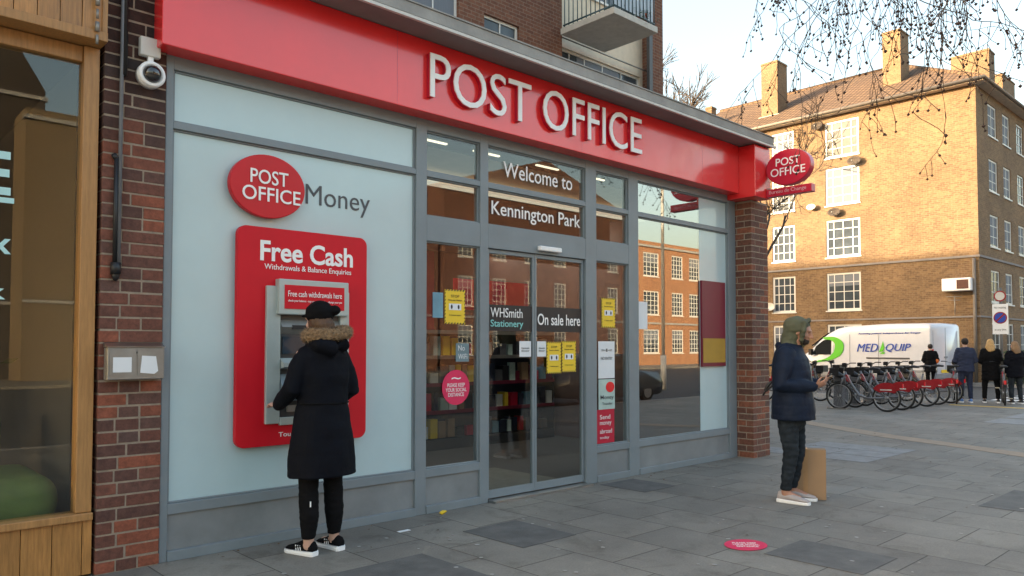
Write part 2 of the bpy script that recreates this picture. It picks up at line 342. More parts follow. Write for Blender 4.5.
def tag(o, label=None, cat=None, group=None, kind=None):
    if label: o['label'] = label
    if cat: o['category'] = cat
    if group: o['group'] = group
    if kind: o['kind'] = kind
    return o
def thing(name, label, cat, loc=(0, 0, 0), rz=0.0, group=None):
    o = bpy.data.objects.new(name, None); COL.objects.link(o); o.empty_display_size = 0.2
    o.location = loc; o.rotation_euler = (0, 0, rz)
    return tag(o, label, cat, group)
def obj(name, mb, mat, parent=None, world=True, label=None, bevel=0.0):
    me = mb.mesh(name) if isinstance(mb, MB) else mb
    o = bpy.data.objects.new(name, me); COL.objects.link(o)
    if mat is not None: me.materials.clear(); me.materials.append(mat)
    if parent is not None:
        o.parent = parent
        if world:
            r = parent; T = Matrix.Identity(4)
            while r is not None:
                T = (Matrix.Translation(r.location) @ r.rotation_euler.to_matrix().to_4x4()) @ T if r.type == 'EMPTY' else T
                r = r.parent
            if parent.type == 'EMPTY': o.matrix_parent_inverse = T.inverted()
    if bevel:
        b = o.modifiers.new('bevel', 'BEVEL'); b.width = bevel; b.segments = 2; b.limit_method = 'ANGLE'; b.harden_normals = False
    if label: o['label'] = label
    return o
def single(name, mb, mat, label, cat, group=None, bevel=0.0):
    return tag(obj(name, mb, mat, bevel=bevel), label, cat, group)
def struct(name, mb, mat): return tag(obj(name, mb, mat), kind='structure')
def bx(*a):
    m = MB(); m.box(*a); return m
def dup(root, loc, rz=None, label=None):
    r = root.copy(); COL.objects.link(r); r.location = loc
    if rz is not None: r.rotation_euler = (0, 0, rz)
    if label: r['label'] = label
    for ch in list(root.children):
        c = ch.copy(); COL.objects.link(c); c.parent = r
        for g in list(ch.children):
            d = g.copy(); COL.objects.link(d); d.parent = c
    return r
def ev_mesh(o):
    dg = bpy.context.evaluated_depsgraph_get(); dg.update()
    me = bpy.data.meshes.new_from_object(o.evaluated_get(dg)); return me
def remesh(mb, voxel=0.008, smooth=4, fn=None):
    me = bpy.data.meshes.new('tmp'); me.from_pydata([tuple(p) for p in mb.v], [], mb.f)
    o = bpy.data.objects.new('tmp', me); COL.objects.link(o)
    m = o.modifiers.new('r', 'REMESH'); m.mode = 'VOXEL'; m.voxel_size = voxel; m.use_smooth_shade = True
    if smooth: s = o.modifiers.new('s', 'SMOOTH'); s.iterations = smooth; s.factor = 0.5
    out = ev_mesh(o); bpy.data.objects.remove(o); bpy.data.meshes.remove(me)
    if fn:
        nr = [v.normal.copy() for v in out.vertices]
        for v, n in zip(out.vertices, nr): v.co = v.co + n * fn(v.co, n)
    for p in out.polygons: p.use_smooth = True
    return out
def mb_from_text(lines):
    """lines: list of (text, O, U, V, width, height, depth, bold[, xcenter]); each fitted to its own box"""
    mb = MB()
    for ln in lines:
        txt, O, U, V, wd, ht, dp, bold = ln[:8]
        shear = ln[8] if len(ln) > 8 else 0.0
        cu = bpy.data.curves.new('t', 'FONT'); cu.body = txt; cu.size = 1.0; cu.resolution_u = 4; cu.extrude = 0.5; cu.offset = bold; cu.shear = shear
        o = bpy.data.objects.new('t', cu); COL.objects.link(o)
        me = ev_mesh(o); bpy.data.objects.remove(o); bpy.data.curves.remove(cu)
        xs = [v.co.x for v in me.vertices]; ys = [v.co.y for v in me.vertices]
        x0, x1, y0, y1 = min(xs), max(xs), min(ys), max(ys)
        O = Vector(O); U = Vector(U); V = Vector(V); W = U.cross(V)
        vs = [O + U * ((v.co.x - x0) / (x1 - x0) * wd) + V * ((v.co.y - y0) / (y1 - y0) * ht) + W * ((v.co.z + 0.5) * dp) for v in me.vertices]
        mb.add(vs, [tuple(p.vertices) for p in me.polygons])
        bpy.data.meshes.remove(me)
    return mb
UX, UZ = (1, 0, 0), (0, 0, 1)
def text(name, lines, mat, parent=None, label=None, world=True): return obj(name, mb_from_text(lines), mat, parent, label=label, world=world)
def fx(txt, x0, x1, z0, z1, y, dp=0.002, bold=0.0): return (txt, (x0, y, z0), UX, UZ, x1 - x0, z1 - z0, dp, bold)

def wall_open(mb, O, U, Nn, u0, u1, z0, z1, ops, depth=0.12):
    """wall plane with real rectangular openings; O origin, U horizontal unit, Nn outward normal"""
    O = Vector(O); U = Vector(U); Nn = Vector(Nn); Z = Vector((0, 0, 1))
    us = sorted(set([u0, u1] + [o[0] for o in ops] + [o[1] for o in ops])); zs = sorted(set([z0, z1] + [o[2] for o in ops] + [o[3] for o in ops]))
    us = [u for u in us if u0 <= u <= u1]; zs = [z for z in zs if z0 <= z <= z1]
    flip = U.cross(Z).dot(Nn) < 0
    def q(a, b, c, d): mb.quad(*((a, b, c, d) if not flip else (d, c, b, a)))
    P = lambda u, z, dd=0: O + U * u + Z * z - Nn * dd
    for i in range(len(us) - 1):
        for j in range(len(zs) - 1):
            cu, cz = (us[i] + us[i + 1]) / 2, (zs[j] + zs[j + 1]) / 2
            if any(o[0] < cu < o[1] and o[2] < cz < o[3] for o in ops): continue
            q(P(us[i], zs[j]), P(us[i + 1], zs[j]), P(us[i + 1], zs[j + 1]), P(us[i], zs[j + 1]))
    for a, b, c, d in ops:
        q(P(a, c), P(a, c, depth), P(a, d, depth), P(a, d)); q(P(b, c, depth), P(b, c), P(b, d), P(b, d, depth))
        q(P(a, d), P(a, d, depth), P(b, d, depth), P(b, d)); q(P(a, c, depth), P(a, c), P(b, c), P(b, c, depth))
def obox(mb, O, U, Nn, u0, u1, z0, z1, d0, d1):
    O = Vector(O); U = Vector(U); Nn = Vector(Nn); Z = Vector((0, 0, 1))
    mt = Matrix(((U.x, -Nn.x, 0, O.x), (U.y, -Nn.y, 0, O.y), (0, 0, 1, O.z), (0, 0, 0, 1)))
    mb.box(u0, u1, d0, d1, z0, z1, mat=mt)
def window(parent, O, U, Nn, u0, u1, z0, z1, cols, rows, depth=0.12, bar=0.03, fr=0.06, pane=None, frm=None, curtain=None):
    m = MB(); d0, d1 = depth - 0.05, depth
    obox(m, O, U, Nn, u0, u0 + fr, z0, z1, d0, d1); obox(m, O, U, Nn, u1 - fr, u1, z0, z1, d0, d1)
    obox(m, O, U, Nn, u0 + fr, u1 - fr, z0, z0 + fr, d0, d1); obox(m, O, U, Nn, u0 + fr, u1 - fr, z1 - fr, z1, d0, d1)
    for c in cols: u = u0 + (u1 - u0) * c; obox(m, O, U, Nn, u - bar / 2, u + bar / 2, z0 + fr, z1 - fr, d0 + .008, d1 - .008)
    for c in rows: z = z0 + (z1 - z0) * c; obox(m, O, U, Nn, u0 + fr, u1 - fr, z - bar / 2, z + bar / 2, d0 + .011, d1 - .011)
    obox(m, O, U, Nn, u0 - .05, u1 + .05, z0 - .06, z0 - .002, -.05, depth)
    f = obj('window', m, frm or wframe_m, parent)
    g = MB(); obox(g, O, U, Nn, u0 + .01, u1 - .01, z0 + .01, z1 - .01, depth - .018, depth - .006)
    p = obj('pane', g, pane or farglass_m, f)
    if curtain:
        g = MB(); cu, cz = curtain; obox(g, O, U, Nn, u0 + .02 + (u1 - u0) * (1 - cu) / 2, u1 - .02 - (u1 - u0) * (1 - cu) / 2, z0 + (z1 - z0) * (1 - cz), z1 - .03, depth - .030, depth - .022)
        obj('curtain', g, curtain_m, f)
    return f

# ------------------------------------------------------------------ setting: ground
gm = MB(); gm.box(-300, 900, -400, 900, -0.6, -0.13); struct('ground', gm, tar_m)
pm = MB(); pm.box(-40, 24.6, -7.5, 40, -0.12, 0.0); struct('pavement', pm, pave_m)
pm = MB(); pm.box(36.0, 90, -10, 60, -0.12, 0.0); pm.box(-60, 90, -45, -29, -0.12, 0.0); struct('far_pavement', pm, pave_m)
km = MB(); km.box(24.605, 24.76, -7.65, 40, -0.125, 0.006); km.box(-40, 24.60, -7.655, -7.505, -0.125, 0.006)
km.box(35.84, 35.995, -10, 60, -0.125, 0.006); struct('kerb', km, kerb_m)
rm = MB(); rm.box(24.77, 35.83, -28.9, 60, -0.126, -0.122); rm.box(-60, 24.765, -28.9, -7.66, -0.1265, -0.1225); struct('road', rm, tar_m)
mk = MB()
for i in range(7): mk.box(25.6 + i * 1.35, 26.2 + i * 1.35, -5.0, 1.6, -0.1185, -0.1165)
struct('crossing_stripes', mk, roadwhite_m)
ym = MB(); ym.box(22.0, 22.22, -9 + 1.6, 1.25, 0.002, 0.005); struct('edge_line', ym, edgeyellow_m)  # flat yellow line laid on the paving
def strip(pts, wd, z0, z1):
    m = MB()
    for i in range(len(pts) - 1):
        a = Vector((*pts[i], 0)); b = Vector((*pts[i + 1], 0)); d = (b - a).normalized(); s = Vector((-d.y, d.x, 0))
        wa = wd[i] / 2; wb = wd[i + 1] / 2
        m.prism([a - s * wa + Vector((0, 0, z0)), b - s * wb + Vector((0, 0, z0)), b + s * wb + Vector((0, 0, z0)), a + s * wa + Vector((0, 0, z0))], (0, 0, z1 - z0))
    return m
struct('painted_sun_streak', strip([(15.4, 2.4), (14.55, 1.2), (13.55, -0.4), (12.9, -1.9), (12.3, -3.1), (11.2, -5.4), (10.3, -7.45)], [.30, .42, .45, .40, .38, .36, .36], 0.0025, 0.0045), sunstreak_m)  # buff colour paints in a streak of low sun across the slabs
sm = MB()
for x, y, a, b in ((4.006, -1.44, .588, .708), (5.17, -3.46, .588, .708), (2.16, -2.50, 1.20, 1.45), (4.30, -4.9, .588, .708), (6.45, -.72, .56, .60), (8.2, -4.0, 1.188, .708), (7.0, -5.1, 1.2, .708)):
    sm.box(x, x + a, y, y + b, 0.002, 0.004)
struct('dark_paving_slab', sm, slabdk_m)
sm = MB()
for x, y, a, b in ((10.2, -.72, 1.18, .708), (11.4, -1.44, .588, 1.42), (10.8, -1.44, .588, .708), (9.6, 0.0, 1.18, .40), (10.2, -1.44, .58, .70), (17.4, -2.2, 1.2, 1.4), (18.9, -1.5, 2.2, .7)): sm.box(x, x + a, y, y + b, 0.002, 0.004)
struct('reflected_light_slab', sm, reflectlight_m)  # pale tone paints in light reflected off the windows

# ------------------------------------------------------------------ the shop
shop = thing('shop', 'single storey grey framed shop with long red fascia between two brick piers', 'shop', (5.7, 0, 0))
fm = MB()
def member(x0, x1, z0, z1, y0=0.0, y1=0.10): fm.box(x0, x1, y0, y1, z0, z1)
Z0, ZH = 0.0, 3.66
for a, b in ((1.877, 1.93), (4.057, 4.178), (4.82, 4.925), (6.36, 6.54), (7.12, 7.305), (9.30, 9.485)): member(a, b, Z0, ZH)
bays = ((1.93, 4.057), (4.178, 4.82), (4.925, 6.36), (6.54, 7.12), (7.305, 9.30))
for i, (a, b) in enumerate(bays):
    member(a, b, 3.49, 3.66, 0.002); member(a, b, 3.065, 3.115, 0.002)
    if i in (1, 2, 3): member(a, b, 2.475, 2.705, 0.002)
    if i != 2: member(a, b, 0.325, 0.40, 0.002); member(a, b, 0.0, 0.072, -0.012)
# small beads round the glass
for i, (a, b) in enumerate(bays):
    zs = [(0.40, 3.065), (3.115, 3.49)] if i in (0, 4) else ([(0.40, 2.475), (2.705, 3.065), (3.115, 3.49)] if i != 2 else [(2.705, 3.065), (3.115, 3.49)])
    for z0, z1 in zs:
        fm.box(a, a + .016, .022, .06, z0, z1); fm.box(b - .016, b, .022, .06, z0, z1); fm.box(a + .016, b - .016, .022, .06, z0, z0 + .014); fm.box(a + .016, b - .016, .022, .06, z1 - .014, z1)
obj('frame', fm, frame_m, shop, bevel=0.004)
for i in (0, 1, 3, 4):
    a, b = bays[i]; obj('stall_riser', bx(a, b, .022, .05, .0725, .3245), riser_m, shop)
gp = lambda a, b, z0, z1, m, nm='window_pane': obj(nm, bx(a + .004, b - .004, .036, .046, z0 + .003, z1 - .003), m, shop)
a, b = bays[0]; gp(a, b, .40, 3.065, vinyl_m, 'frosted_panel'); gp(a, b, 3.115, 3.49, vinyl_m, 'frosted_panel')
a, b = bays[1]; gp(a, b, .40, 2.475, glass_m)
a, b = bays[3]; gp(a, b, .40, 2.475, glass_m)
a, b = bays[4]; gp(a, 8.645, .40, 3.065, glass_strong_m); gp(a, 8.645, 3.115, 3.49, glass_strong_m)
for i in (1, 2, 3):
    a, b = bays[i]; gp(a, b, 2.705, 3.065, glass_m); gp(a, b, 3.115, 3.49, glass_m)
gp(8.64, 9.30, .40, 3.065, vinyl_m, 'frosted_panel'); gp(8.64, 9.30, 3.115, 3.49, vinyl_m, 'frosted_panel')
# sliding doors
for a, b in ((4.935, 5.588), (5.592, 6.352)):
    d = MB(); s = .028
    d.box(a, a + s, .03, .07, .03, 2.47); d.box(b - s, b, .03, .07, .03, 2.47); d.box(a + s, b - s, .03, .07, .03, .105); d.box(a + s, b - s, .03, .07, 2.43, 2.47)
    dd = obj('door', d, frame_m, shop, bevel=0.003)
    obj('pane', bx(a + s, b - s, .046, .054, .105, 2.43), glass_m, dd)
obj('threshold', bx(4.93, 6.36, -.10, .09, .0, .022), chrome_m, shop)
obj('door_sensor', bx(5.60, 5.925, -.05, 0.001, 2.505, 2.555), white_m, shop, bevel=0.01)
text('window_lettering', [fx('Welcome to', 5.15, 6.17, 3.215, 3.37, .030, .002, .004)], white_m, shop)
text('window_lettering', [fx('Kennington Park', 4.99, 6.30, 2.775, 2.955, .030, .002, .006)], white_m, shop)
# the black band across the doors
bd = obj('door_band', bx(4.965, 5.56, .040, .0445, 1.665, 1.925), black_m, shop)
text('lettering', [fx('WHSmith', 4.985, 5.42, 1.80, 1.895, .036, .002, .0)], white_m, bd)
text('lettering', [fx('Stationery', 4.985, 5.43, 1.685, 1.775, .036, .002, .008)], teal_text_m, bd)
bd = obj('door_band', bx(5.622, 6.322, .040, .0445, 1.665, 1.925), black_m, shop)
text('lettering', [fx('On sale here', 5.64, 6.30, 1.735, 1.855, .036, .002, .008)], white_m, bd)
# fascia, box over pier, canopy
f = MB(); f.box(1.785, 9.285, -.18, .12, 3.585, 4.232); fa = obj('fascia', f, red_m, shop, bevel=0.006)
fj = MB()
for x in (3.72, 6.1, 8.4): fj.box(x, x + .003, -.1808, -.179, 3.59, 4.228)
obj('panel_joint', fj, red2_m, fa)
text('fascia_lettering', [('POST', (4.035, -.225, 3.712), UX, UZ, 1.25, .40, .012, -.004), ('OFFICE', (5.455, -.225, 3.722), UX, UZ, 1.62, .41, .012, -.004)], white_m, fa)
text('letter_backing', [('POST', (4.035, -.181, 3.712), UX, UZ, 1.25, .40, .0438, -.004), ('OFFICE', (5.455, -.181, 3.722), UX, UZ, 1.62, .41, .0438, -.004)], red2_m, fa)
obj('fascia_end_box', bx(9.288, 9.69, -.42, .30, 3.52, 4.218), red_m, shop, bevel=0.006)
c = MB(); c.box(-8, 1.70, -.35, .9, 4.40, 4.52); c.box(1.70, 9.72, -.46, 7.0, 4.240, 4.335); c.box(1.70, 9.72, -.468, -.455, 4.262, 4.362); cn = obj('canopy', c, conc_m, shop, bevel=0.008)
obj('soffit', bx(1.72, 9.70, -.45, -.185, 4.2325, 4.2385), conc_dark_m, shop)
obj('coping', bx(1.69, 9.725, -.478, -.40, 4.363, 4.375), conc_m, cn)
obj('flashing', bx(1.69, 9.73, -.49, -.461, 4.222, 4.247), offw_m, cn)
# interior
it = MB(); it.box(1.9, 9.5, .12, 7, -.02, .006); obj('floor', it, carpet_m, shop)
obj('door_mat', bx(4.95, 6.35, .15, 1.5, .008, .016), mat_m, shop)
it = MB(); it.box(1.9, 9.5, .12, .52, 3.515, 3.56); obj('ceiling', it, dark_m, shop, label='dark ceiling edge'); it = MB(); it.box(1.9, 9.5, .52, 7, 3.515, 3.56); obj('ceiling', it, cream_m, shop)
it = MB(); it.box(1.88, 1.90, .12, 7, .0, 3.6); it.box(9.5, 9.93, .3, 7, .0, 4.15); it.box(1.9, 9.5, 7.0, 7.1, 0, 4.15); obj('wall', it, flat_m, shop)
obj('interior_wall', bx(1.95, 9.48, 6.8, 6.98, 0.01, 3.5), maroon_m, shop)
obj('interior_wall', bx(4.12, 4.17, .13, 3.0, .01, 3.5), maroon_m, shop); obj('interior_wall', bx(9.44, 9.495, .13, 6.9, .01, 3.5), M('brown_lining', (.09, .05, .045), .6), shop)
obj('bulkhead', bx(4.2, 9.25, 2.05, 2.15, 2.72, 3.513), M('brown_bulkhead', (.10, .035, .03), .6), shop)
for x in (4.7, 6.6, 8.2):
    for y in (2.7, 4.6): obj('ceiling_emitter', bx(x, x + 1.2, y, y + .3, 3.49, 3.514), M('added_glow_panel_%d_%d' % (x * 10, y * 10), (1.0, .93, .8), emit=3.5), shop)  # glowing panels added behind the bulkhead to brighten the shop interior
obj('added_glow_bar', bx(4.25, 9.2, 1.33, 1.50, 3.38, 3.43), M('added_cream_glow', (.9, .76, .58), emit=0.12), shop)  # added glowing bar, lights the ceiling and gives it a pale strip
for x in (4.3, 5.0, 5.9, 6.7): obj('ceiling_emitter', bx(x, x + .35, .30, .33, 3.50, 3.514), M('strip_%d' % (x * 10), (1.0, .85, .6), emit=.35), shop)

# left frosted window's wall lettering and oval
def ellipse_mb(cx, cz, rx, rz, y0, y1, n=48):
    m = MB(); m.prism([(cx + rx * math.cos(2 * math.pi * k / n), y1, cz + rz * math.sin(2 * math.pi * k / n)) for k in range(n)], (0, y0 - y1, 0)); return m
ov = thing('oval_sign', 'red oval sign on the frosted window above the cash machine', 'sign', (2.635, 0, 2.5))
obj('sign_face', ellipse_mb(2.637, 2.742, .306, .245, -.035, .02), ovalred_m, ov, bevel=0.006)
text('lettering', [fx('POST', 2.487, 2.795, 2.755, 2.865, -.039, .004, .006), fx('OFFICE', 2.425, 2.90, 2.622, 2.732, -.039, .004, .006)], white_m, ov)
wl = MB(); t = mb_from_text([fx('Money', 2.985, 3.59, 2.61, 2.825, .034, .003, -.004)])
single('wall_lettering', t, lgrey_text_m, 'grey word Money lettered on the frosted window beside the red oval', 'lettering')

# cash machine
atm = thing('cash_machine', 'red cash machine surround with grey bezel set in frosted window', 'cash machine', (2.95, 0, .74))
def rrect(x0, x1, z0, z1, r, y0, y1, n=8):
    pts = []
    for cx, cz, a0 in ((x1 - r, z1 - r, 0), (x0 + r, z1 - r, 90), (x0 + r, z0 + r, 180), (x1 - r, z0 + r, 270)):
        for k in range(n + 1): a = R(a0 + 90 * k / n); pts.append((cx + r * math.cos(a), y1, cz + r * math.sin(a)))
    m = MB(); m.prism(pts, (0, y0 - y1, 0)); return m
obj('surround', rrect(2.40, 3.525, .745, 2.425, .07, -.03, .02), atmred_m, atm, bevel=0.004)
text('heading', [fx('Free Cash', 2.575, 3.385, 2.165, 2.325, -.032, .003, .022)], white_m, atm)
text('caption', [fx('Withdrawals & Balance Enquiries', 2.61, 3.37, 2.09, 2.145, -.032, .003, .0)], white_m, atm)
text('caption', [fx('Touch free', 2.74, 3.02, .81, .845, -.032, .003, .0)], white_m, atm)
m = MB()
m.box(2.62, 2.735, -.06, -.028, .915, 1.975); m.box(3.255, 3.34, -.06, -.028, .90, 1.955); m.box(2.735, 3.255, -.062, -.028, .90, .96)
bz = obj('bezel', m, atm_m, atm, bevel=0.006)
m = MB(); m.box(2.70, 3.31, -.10, -.028, 1.755, 2.03); obj('header', m, atm_m, atm, bevel=0.008)
hs = obj('header_screen', bx(2.745, 3.265, -.106, -.098, 1.80, 1.985), atmred_m, atm)
text('lettering', [fx('Free cash withdrawals here', 2.77, 3.24, 1.895, 1.94, -.108, .002, .0), fx('check your balance - top up your mobile - change your pin', 2.77, 3.24, 1.85, 1.872, -.108, .002, .0)], white_m, hs)
obj('recess', bx(2.735, 3.255, -.034, -.0302, .96, 1.755), atmdk_m, atm)
m = MB(); m.prism([(2.74, -.03, 1.72), (2.74, -.07, 1.66), (2.74, -.03, 1.60)], (.51, 0, 0)); obj('card_slot_panel', m, steel_m, atm)
obj('card_slot', bx(2.83, 3.0, -.075, -.05, 1.645, 1.675), black_m, atm)
obj('screen', bx(2.76, 3.235, -.045, -.029, 1.45, 1.585), M('dark_screen', (.03, .05, .07), .15), atm)
m = MB(); m.prism([(2.74, -.03, 1.42), (2.74, -.11, 1.38), (2.74, -.11, 1.35), (2.74, -.03, 1.33)], (.51, 0, 0)); obj('ledge', m, atm_m, atm)
m = MB(); m.prism([(2.74, -.03, 1.30), (2.74, -.12, 1.14), (2.74, -.12, 1.10), (2.74, -.03, 1.08)], (.51, 0, 0)); kp = obj('keypad_shelf', m, M('key_shelf', (.20, .26, .30), .4), atm)
m = MB()
for i in range(4):
    for j in range(4):
        m.box(2.80 + j * .045, 2.835 + j * .045, -.062 - i * .02, -.045 - i * .02, 1.245 - i * .033, 1.262 - i * .033)
obj('key', m, chrome_m, kp)
obj('cash_slot', bx(2.80, 3.20, -.06, -.029, 1.0, 1.05), steel_m, atm)

# notices and stickers on the glass: things stuck on, each its own
def yellow_notice(x0, x1, z0, z1, y, label):
    t = thing('yellow_notice', label, 'notice', ((x0 + x1) / 2, y, z0), group='yellow safety notices on the glass')
    m = MB(); m.box(x0, x1, y, y + .003, z0, z1)
    obj('sheet', m, yellow_m, t)
    m = MB(); n = 7; wv = (x1 - x0) / n; hh = .014
    for k in range(0, n):
        for zz in (z0, z1 - hh): m.prism([(x0 + wv * k, y - .0015, zz), (x0 + wv * (k + .5), y - .0015, zz), (x0 + wv * (k + .8), y - .0015, zz + hh), (x0 + wv * (k + .3), y - .0015, zz + hh)], (0, .001, 0))
    nv = 9; hv = (z1 - z0 - .03) / nv
    for k in range(nv):
        for xx in (x0, x1 - .010): m.prism([(xx, y - .0015, z0 + .015 + hv * k), (xx + .010, y - .0015, z0 + .015 + hv * (k + .3)), (xx + .010, y - .0015, z0 + .015 + hv * (k + .75)), (xx, y - .0015, z0 + .015 + hv * (k + .45))], (0, .001, 0))
    obj('hazard_border', m, black_m, t)
    cz = (z0 + z1) / 2; wd = x1 - x0
    obj('symbol', bx(x0 + wd * .2, x1 - wd * .2, y - .002, y - .001, cz - .03, cz + .03), paper_m, t)
    m = MB()
    for sx in (.33, .67):
        m.prism([(x0 + wd * sx + .012 * math.cos(a / 8 * 2 * math.pi), y - .003, cz + .022 * math.sin(a / 8 * 2 * math.pi)) for a in range(8)], (0, .0008, 0))
    obj('arrow', m, black_m, t)
    text('lettering', [fx('STOP', x0 + wd * .3, x1 - wd * .3, z1 - wd * .30, z1 - wd * .20, y - .0025, .0008, .0), fx('Keep your distance', x0 + wd * .17, x1 - wd * .17, z1 - wd * .45, z1 - wd * .37, y - .0025, .0008, .0), fx('2 metres apart', x0 + wd * .2, x1 - wd * .2, z0 + wd * .3, z0 + wd * .38, y - .0025, .0008, .0)], black_m, t)
yellow_notice(4.41, 4.655, 1.72, 2.045, .030, 'yellow hazard notice in the narrow window just left of the doors')
yellow_notice(5.765, 5.985, 1.225, 1.56, .026, 'left one of two yellow notices side by side on right door')
yellow_notice(5.998, 6.22, 1.235, 1.57, .026, 'right one of two yellow notices side by side on right door')
yellow_notice(6.66, 6.90, 1.725, 2.065, .030, 'yellow hazard notice in the narrow window right of the doors')
def white_notice(x0, x1, z0, z1, y, label, lines=(), m=None, cat='notice'):
    t = thing('paper_notice', label, cat, ((x0 + x1) / 2, y, z0), group='white paper notices on the glass')
    obj('sheet', bx(x0, x1, y, y + .002, z0, z1), m or paper_m, t)
    wd, ht = x1 - x0, z1 - z0
    if lines: text('lettering', [fx(s, x0 + wd * .15, x1 - wd * .15, z0 + ht * a, z0 + ht * b, y - .002, .001, .0) for s, a, b in lines], lgrey_text_m, t)
white_notice(5.37, 5.535, 1.405, 1.565, .027, 'small white notice on the left sliding door', (('Automatic', .5, .62), ('door', .32, .46)))
white_notice(5.625, 5.755, 1.405, 1.565, .027, 'small white notice on the right door beside the yellow notices', (('Automatic', .5, .62), ('door', .32, .46)))
white_notice(6.60, 6.885, 1.15, 1.57, .030, 'tall white sheet below the yellow notice right of the doors', (('*', .72, .8), ('NO ENTRY', .5, .58)))
white_notice(7.33, 7.51, 1.72, 2.05, .030, 'upper white sheet at left edge of large right window')
white_notice(7.45, 7.80, 1.52, 1.72, .075, 'pale sheet hung low inside the large right window')
t = thing('blue_notice', 'small blue grey wifi sign in narrow window left of doors', 'notice', (4.62, .03, 1.36))
obj('sheet', bx(4.545, 4.705, .030, .033, 1.365, 1.54), M('blue_grey_sheet', (.16, .24, .27), .5), t); text('lettering', [fx('No', 4.57, 4.65, 1.47, 1.52, .027, .001), fx('WiFi', 4.57, 4.68, 1.39, 1.44, .027, .001)], paper_m, t)
single('blue_leaflet', bx(4.27, 4.39, .030, .033, 1.775, 2.01), M('pale_blue_sheet', (.15, .32, .42), .5), 'pale blue leaflet tucked left of the yellow notice in narrow window', 'leaflet')
st = thing('round_sticker', 'crimson oval sticker on the narrow window left of the doors', 'sticker', (4.545, .03, .96))
obj('sheet', ellipse_mb(4.545, 1.125, .165, .165, .027, .030), pink_m, st)
text('lettering', [fx('PLEASE KEEP', 4.44, 4.65, 1.13, 1.165, .0255, .001, .004), fx('YOUR SOCIAL', 4.42, 4.67, 1.085, 1.12, .0255, .001, .004), fx('DISTANCE', 4.45, 4.64, 1.04, 1.075, .0255, .001, .004), fx('~', 4.49, 4.60, 1.20, 1.22, .0255, .001, .01)], white_m, st)
st = thing('money_poster', 'red and pale poster low in narrow window right of the doors', 'poster', (6.72, .03, .42))
obj('sheet', bx(6.565, 6.875, .030, .033, .42, .80), red2_m, st); obj('sheet', bx(6.60, 6.885, .0285, .0295, .80, 1.14), M('mint_sheet', (.45, .58, .54), .5), st)
obj('emblem', ellipse_mb(6.80, 1.05, .075, .06, .026, .028), red_m, st)
text('lettering', [fx('Money', 6.63, 6.86, .90, .96, .026, .001, .002), fx('Transfer', 6.66, 6.84, .85, .88, .026, .001, .0)], lgrey_text_m, st)
text('lettering', [fx('Send', 6.62, 6.80, .69, .74, .028, .001), fx('money', 6.62, 6.82, .61, .66, .028, .001), fx('abroad', 6.62, 6.83, .53, .58, .028, .001), fx('today', 6.62, 6.78, .46, .50, .028, .001)], white_m, st)
hd = thing('hanging_display', 'maroon display panel hung in right window against the frosted strip', 'display', (8.95, 0, 1.25))
obj('case', bx(8.655, 9.22, .005, .034, 1.25, 2.38), maroon_m, hd); obj('screen', bx(8.67, 9.2, .0, .004, 1.30, 1.62), ochre_m, hd)

# interior fittings
SHG = 'shelving units stocked with stationery'
def shelf_unit(x0, x1, y0, y1, h, label, short):
    t = thing('shelf_unit', label, 'shelving', ((x0 + x1) / 2, (y0 + y1) / 2, 0), group=SHG)
    m = MB(); m.box(x0, x1, y1 - .03, y1, .02, h); m.box(x0, x1, y0, y1 - .03, .0, .15); m.box(x0, x0 + .03, y0, y1 - .03, .15, h); m.box(x1 - .03, x1, y0, y1 - .03, .15, h)
    obj('carcass', m, dark_m, t)
    for z in (.55, .95, 1.35, 1.72):
        if z < h: 
            s = obj('shelf', bx(x0 + .031, x1 - .031, y0 - .02, y1 - .031, z, z + .025), steel_m, t)
            obj('price_rail', bx(x0 + .031, x1 - .031, y0 - .032, y0 - .021, z - .02, z + .035), maroon_m if z < 1 else steel_m, s)
    seen = {}
    for z in (.175, .575, .975, 1.375):
        if z + .25 > h + .1: continue
        x = x0 + .05
        while x < x1 - .16:
            wv = random.uniform(.07, .15); hh = random.uniform(.14, .3)
            m = MB(); m.box(x, x + wv, y0 + .02, y0 + .02 + random.uniform(.05, .2), z + .002, z + hh)
            cm, cn = random.choice([(paper_m, 'white'), (red2_m, 'red'), (offw_m, 'cream'), (navycloth_m, 'navy'), (bikegrey_m, 'grey'), (maroon_m, 'maroon'), (MATS['pale_blue_sheet'], 'blue'), (yellow_m, 'yellow'), (card_m, 'brown'), (MATS['mint_sheet'], 'mint'), (black_m, 'black')])
            lvl = {.175: 'bottom', .575: 'second', .975: 'third', 1.375: 'top'}[z]
            seen.setdefault((cn, lvl), 0); seen[(cn, lvl)] += 1
            single('product_box', m, cm, '%s%s packet on the %s shelf of the %s' % (('', 'second ', 'third ', 'fourth ', 'fifth ', 'sixth ', 'seventh ')[min(6, seen[(cn, lvl)] - 1)], cn, lvl, short), 'box', 'packaged goods on the ' + short)
            x += wv + random.uniform(.015, .06)
shelf_unit(6.3, 9.3, 3.3, 3.8, 1.75, 'dark shelving unit behind the sliding doors', 'shelving behind the doors')
shelf_unit(4.25, 5.3, 1.9, 2.3, 1.45, 'shorter shelving unit behind the narrow window left of the doors', 'low shelving left of doors')
shelf_unit(8.3, 9.4, 5.2, 5.6, 1.6, 'shelving unit deep in the shop behind the right window', 'deep shelving at right')
ct = thing('shop_counter', 'low red fronted counter deep inside the shop', 'counter', (7, 5.3, 0))
obj('base', bx(4.4, 8.0, 5.2, 5.7, 0, .95), maroon_m, ct); obj('worktop', bx(4.35, 8.05, 5.12, 5.75, .95, .99), offw_m, ct); obj('screen', bx(4.4, 8.0, 5.3, 5.31, .99, 1.9), glass_m, ct)
single('hanging_banner', bx(6.9, 8.4, 3.0, 3.02, 2.05, 2.5), red2_m, 'red banner hanging inside the shop above the shelves', 'banner')

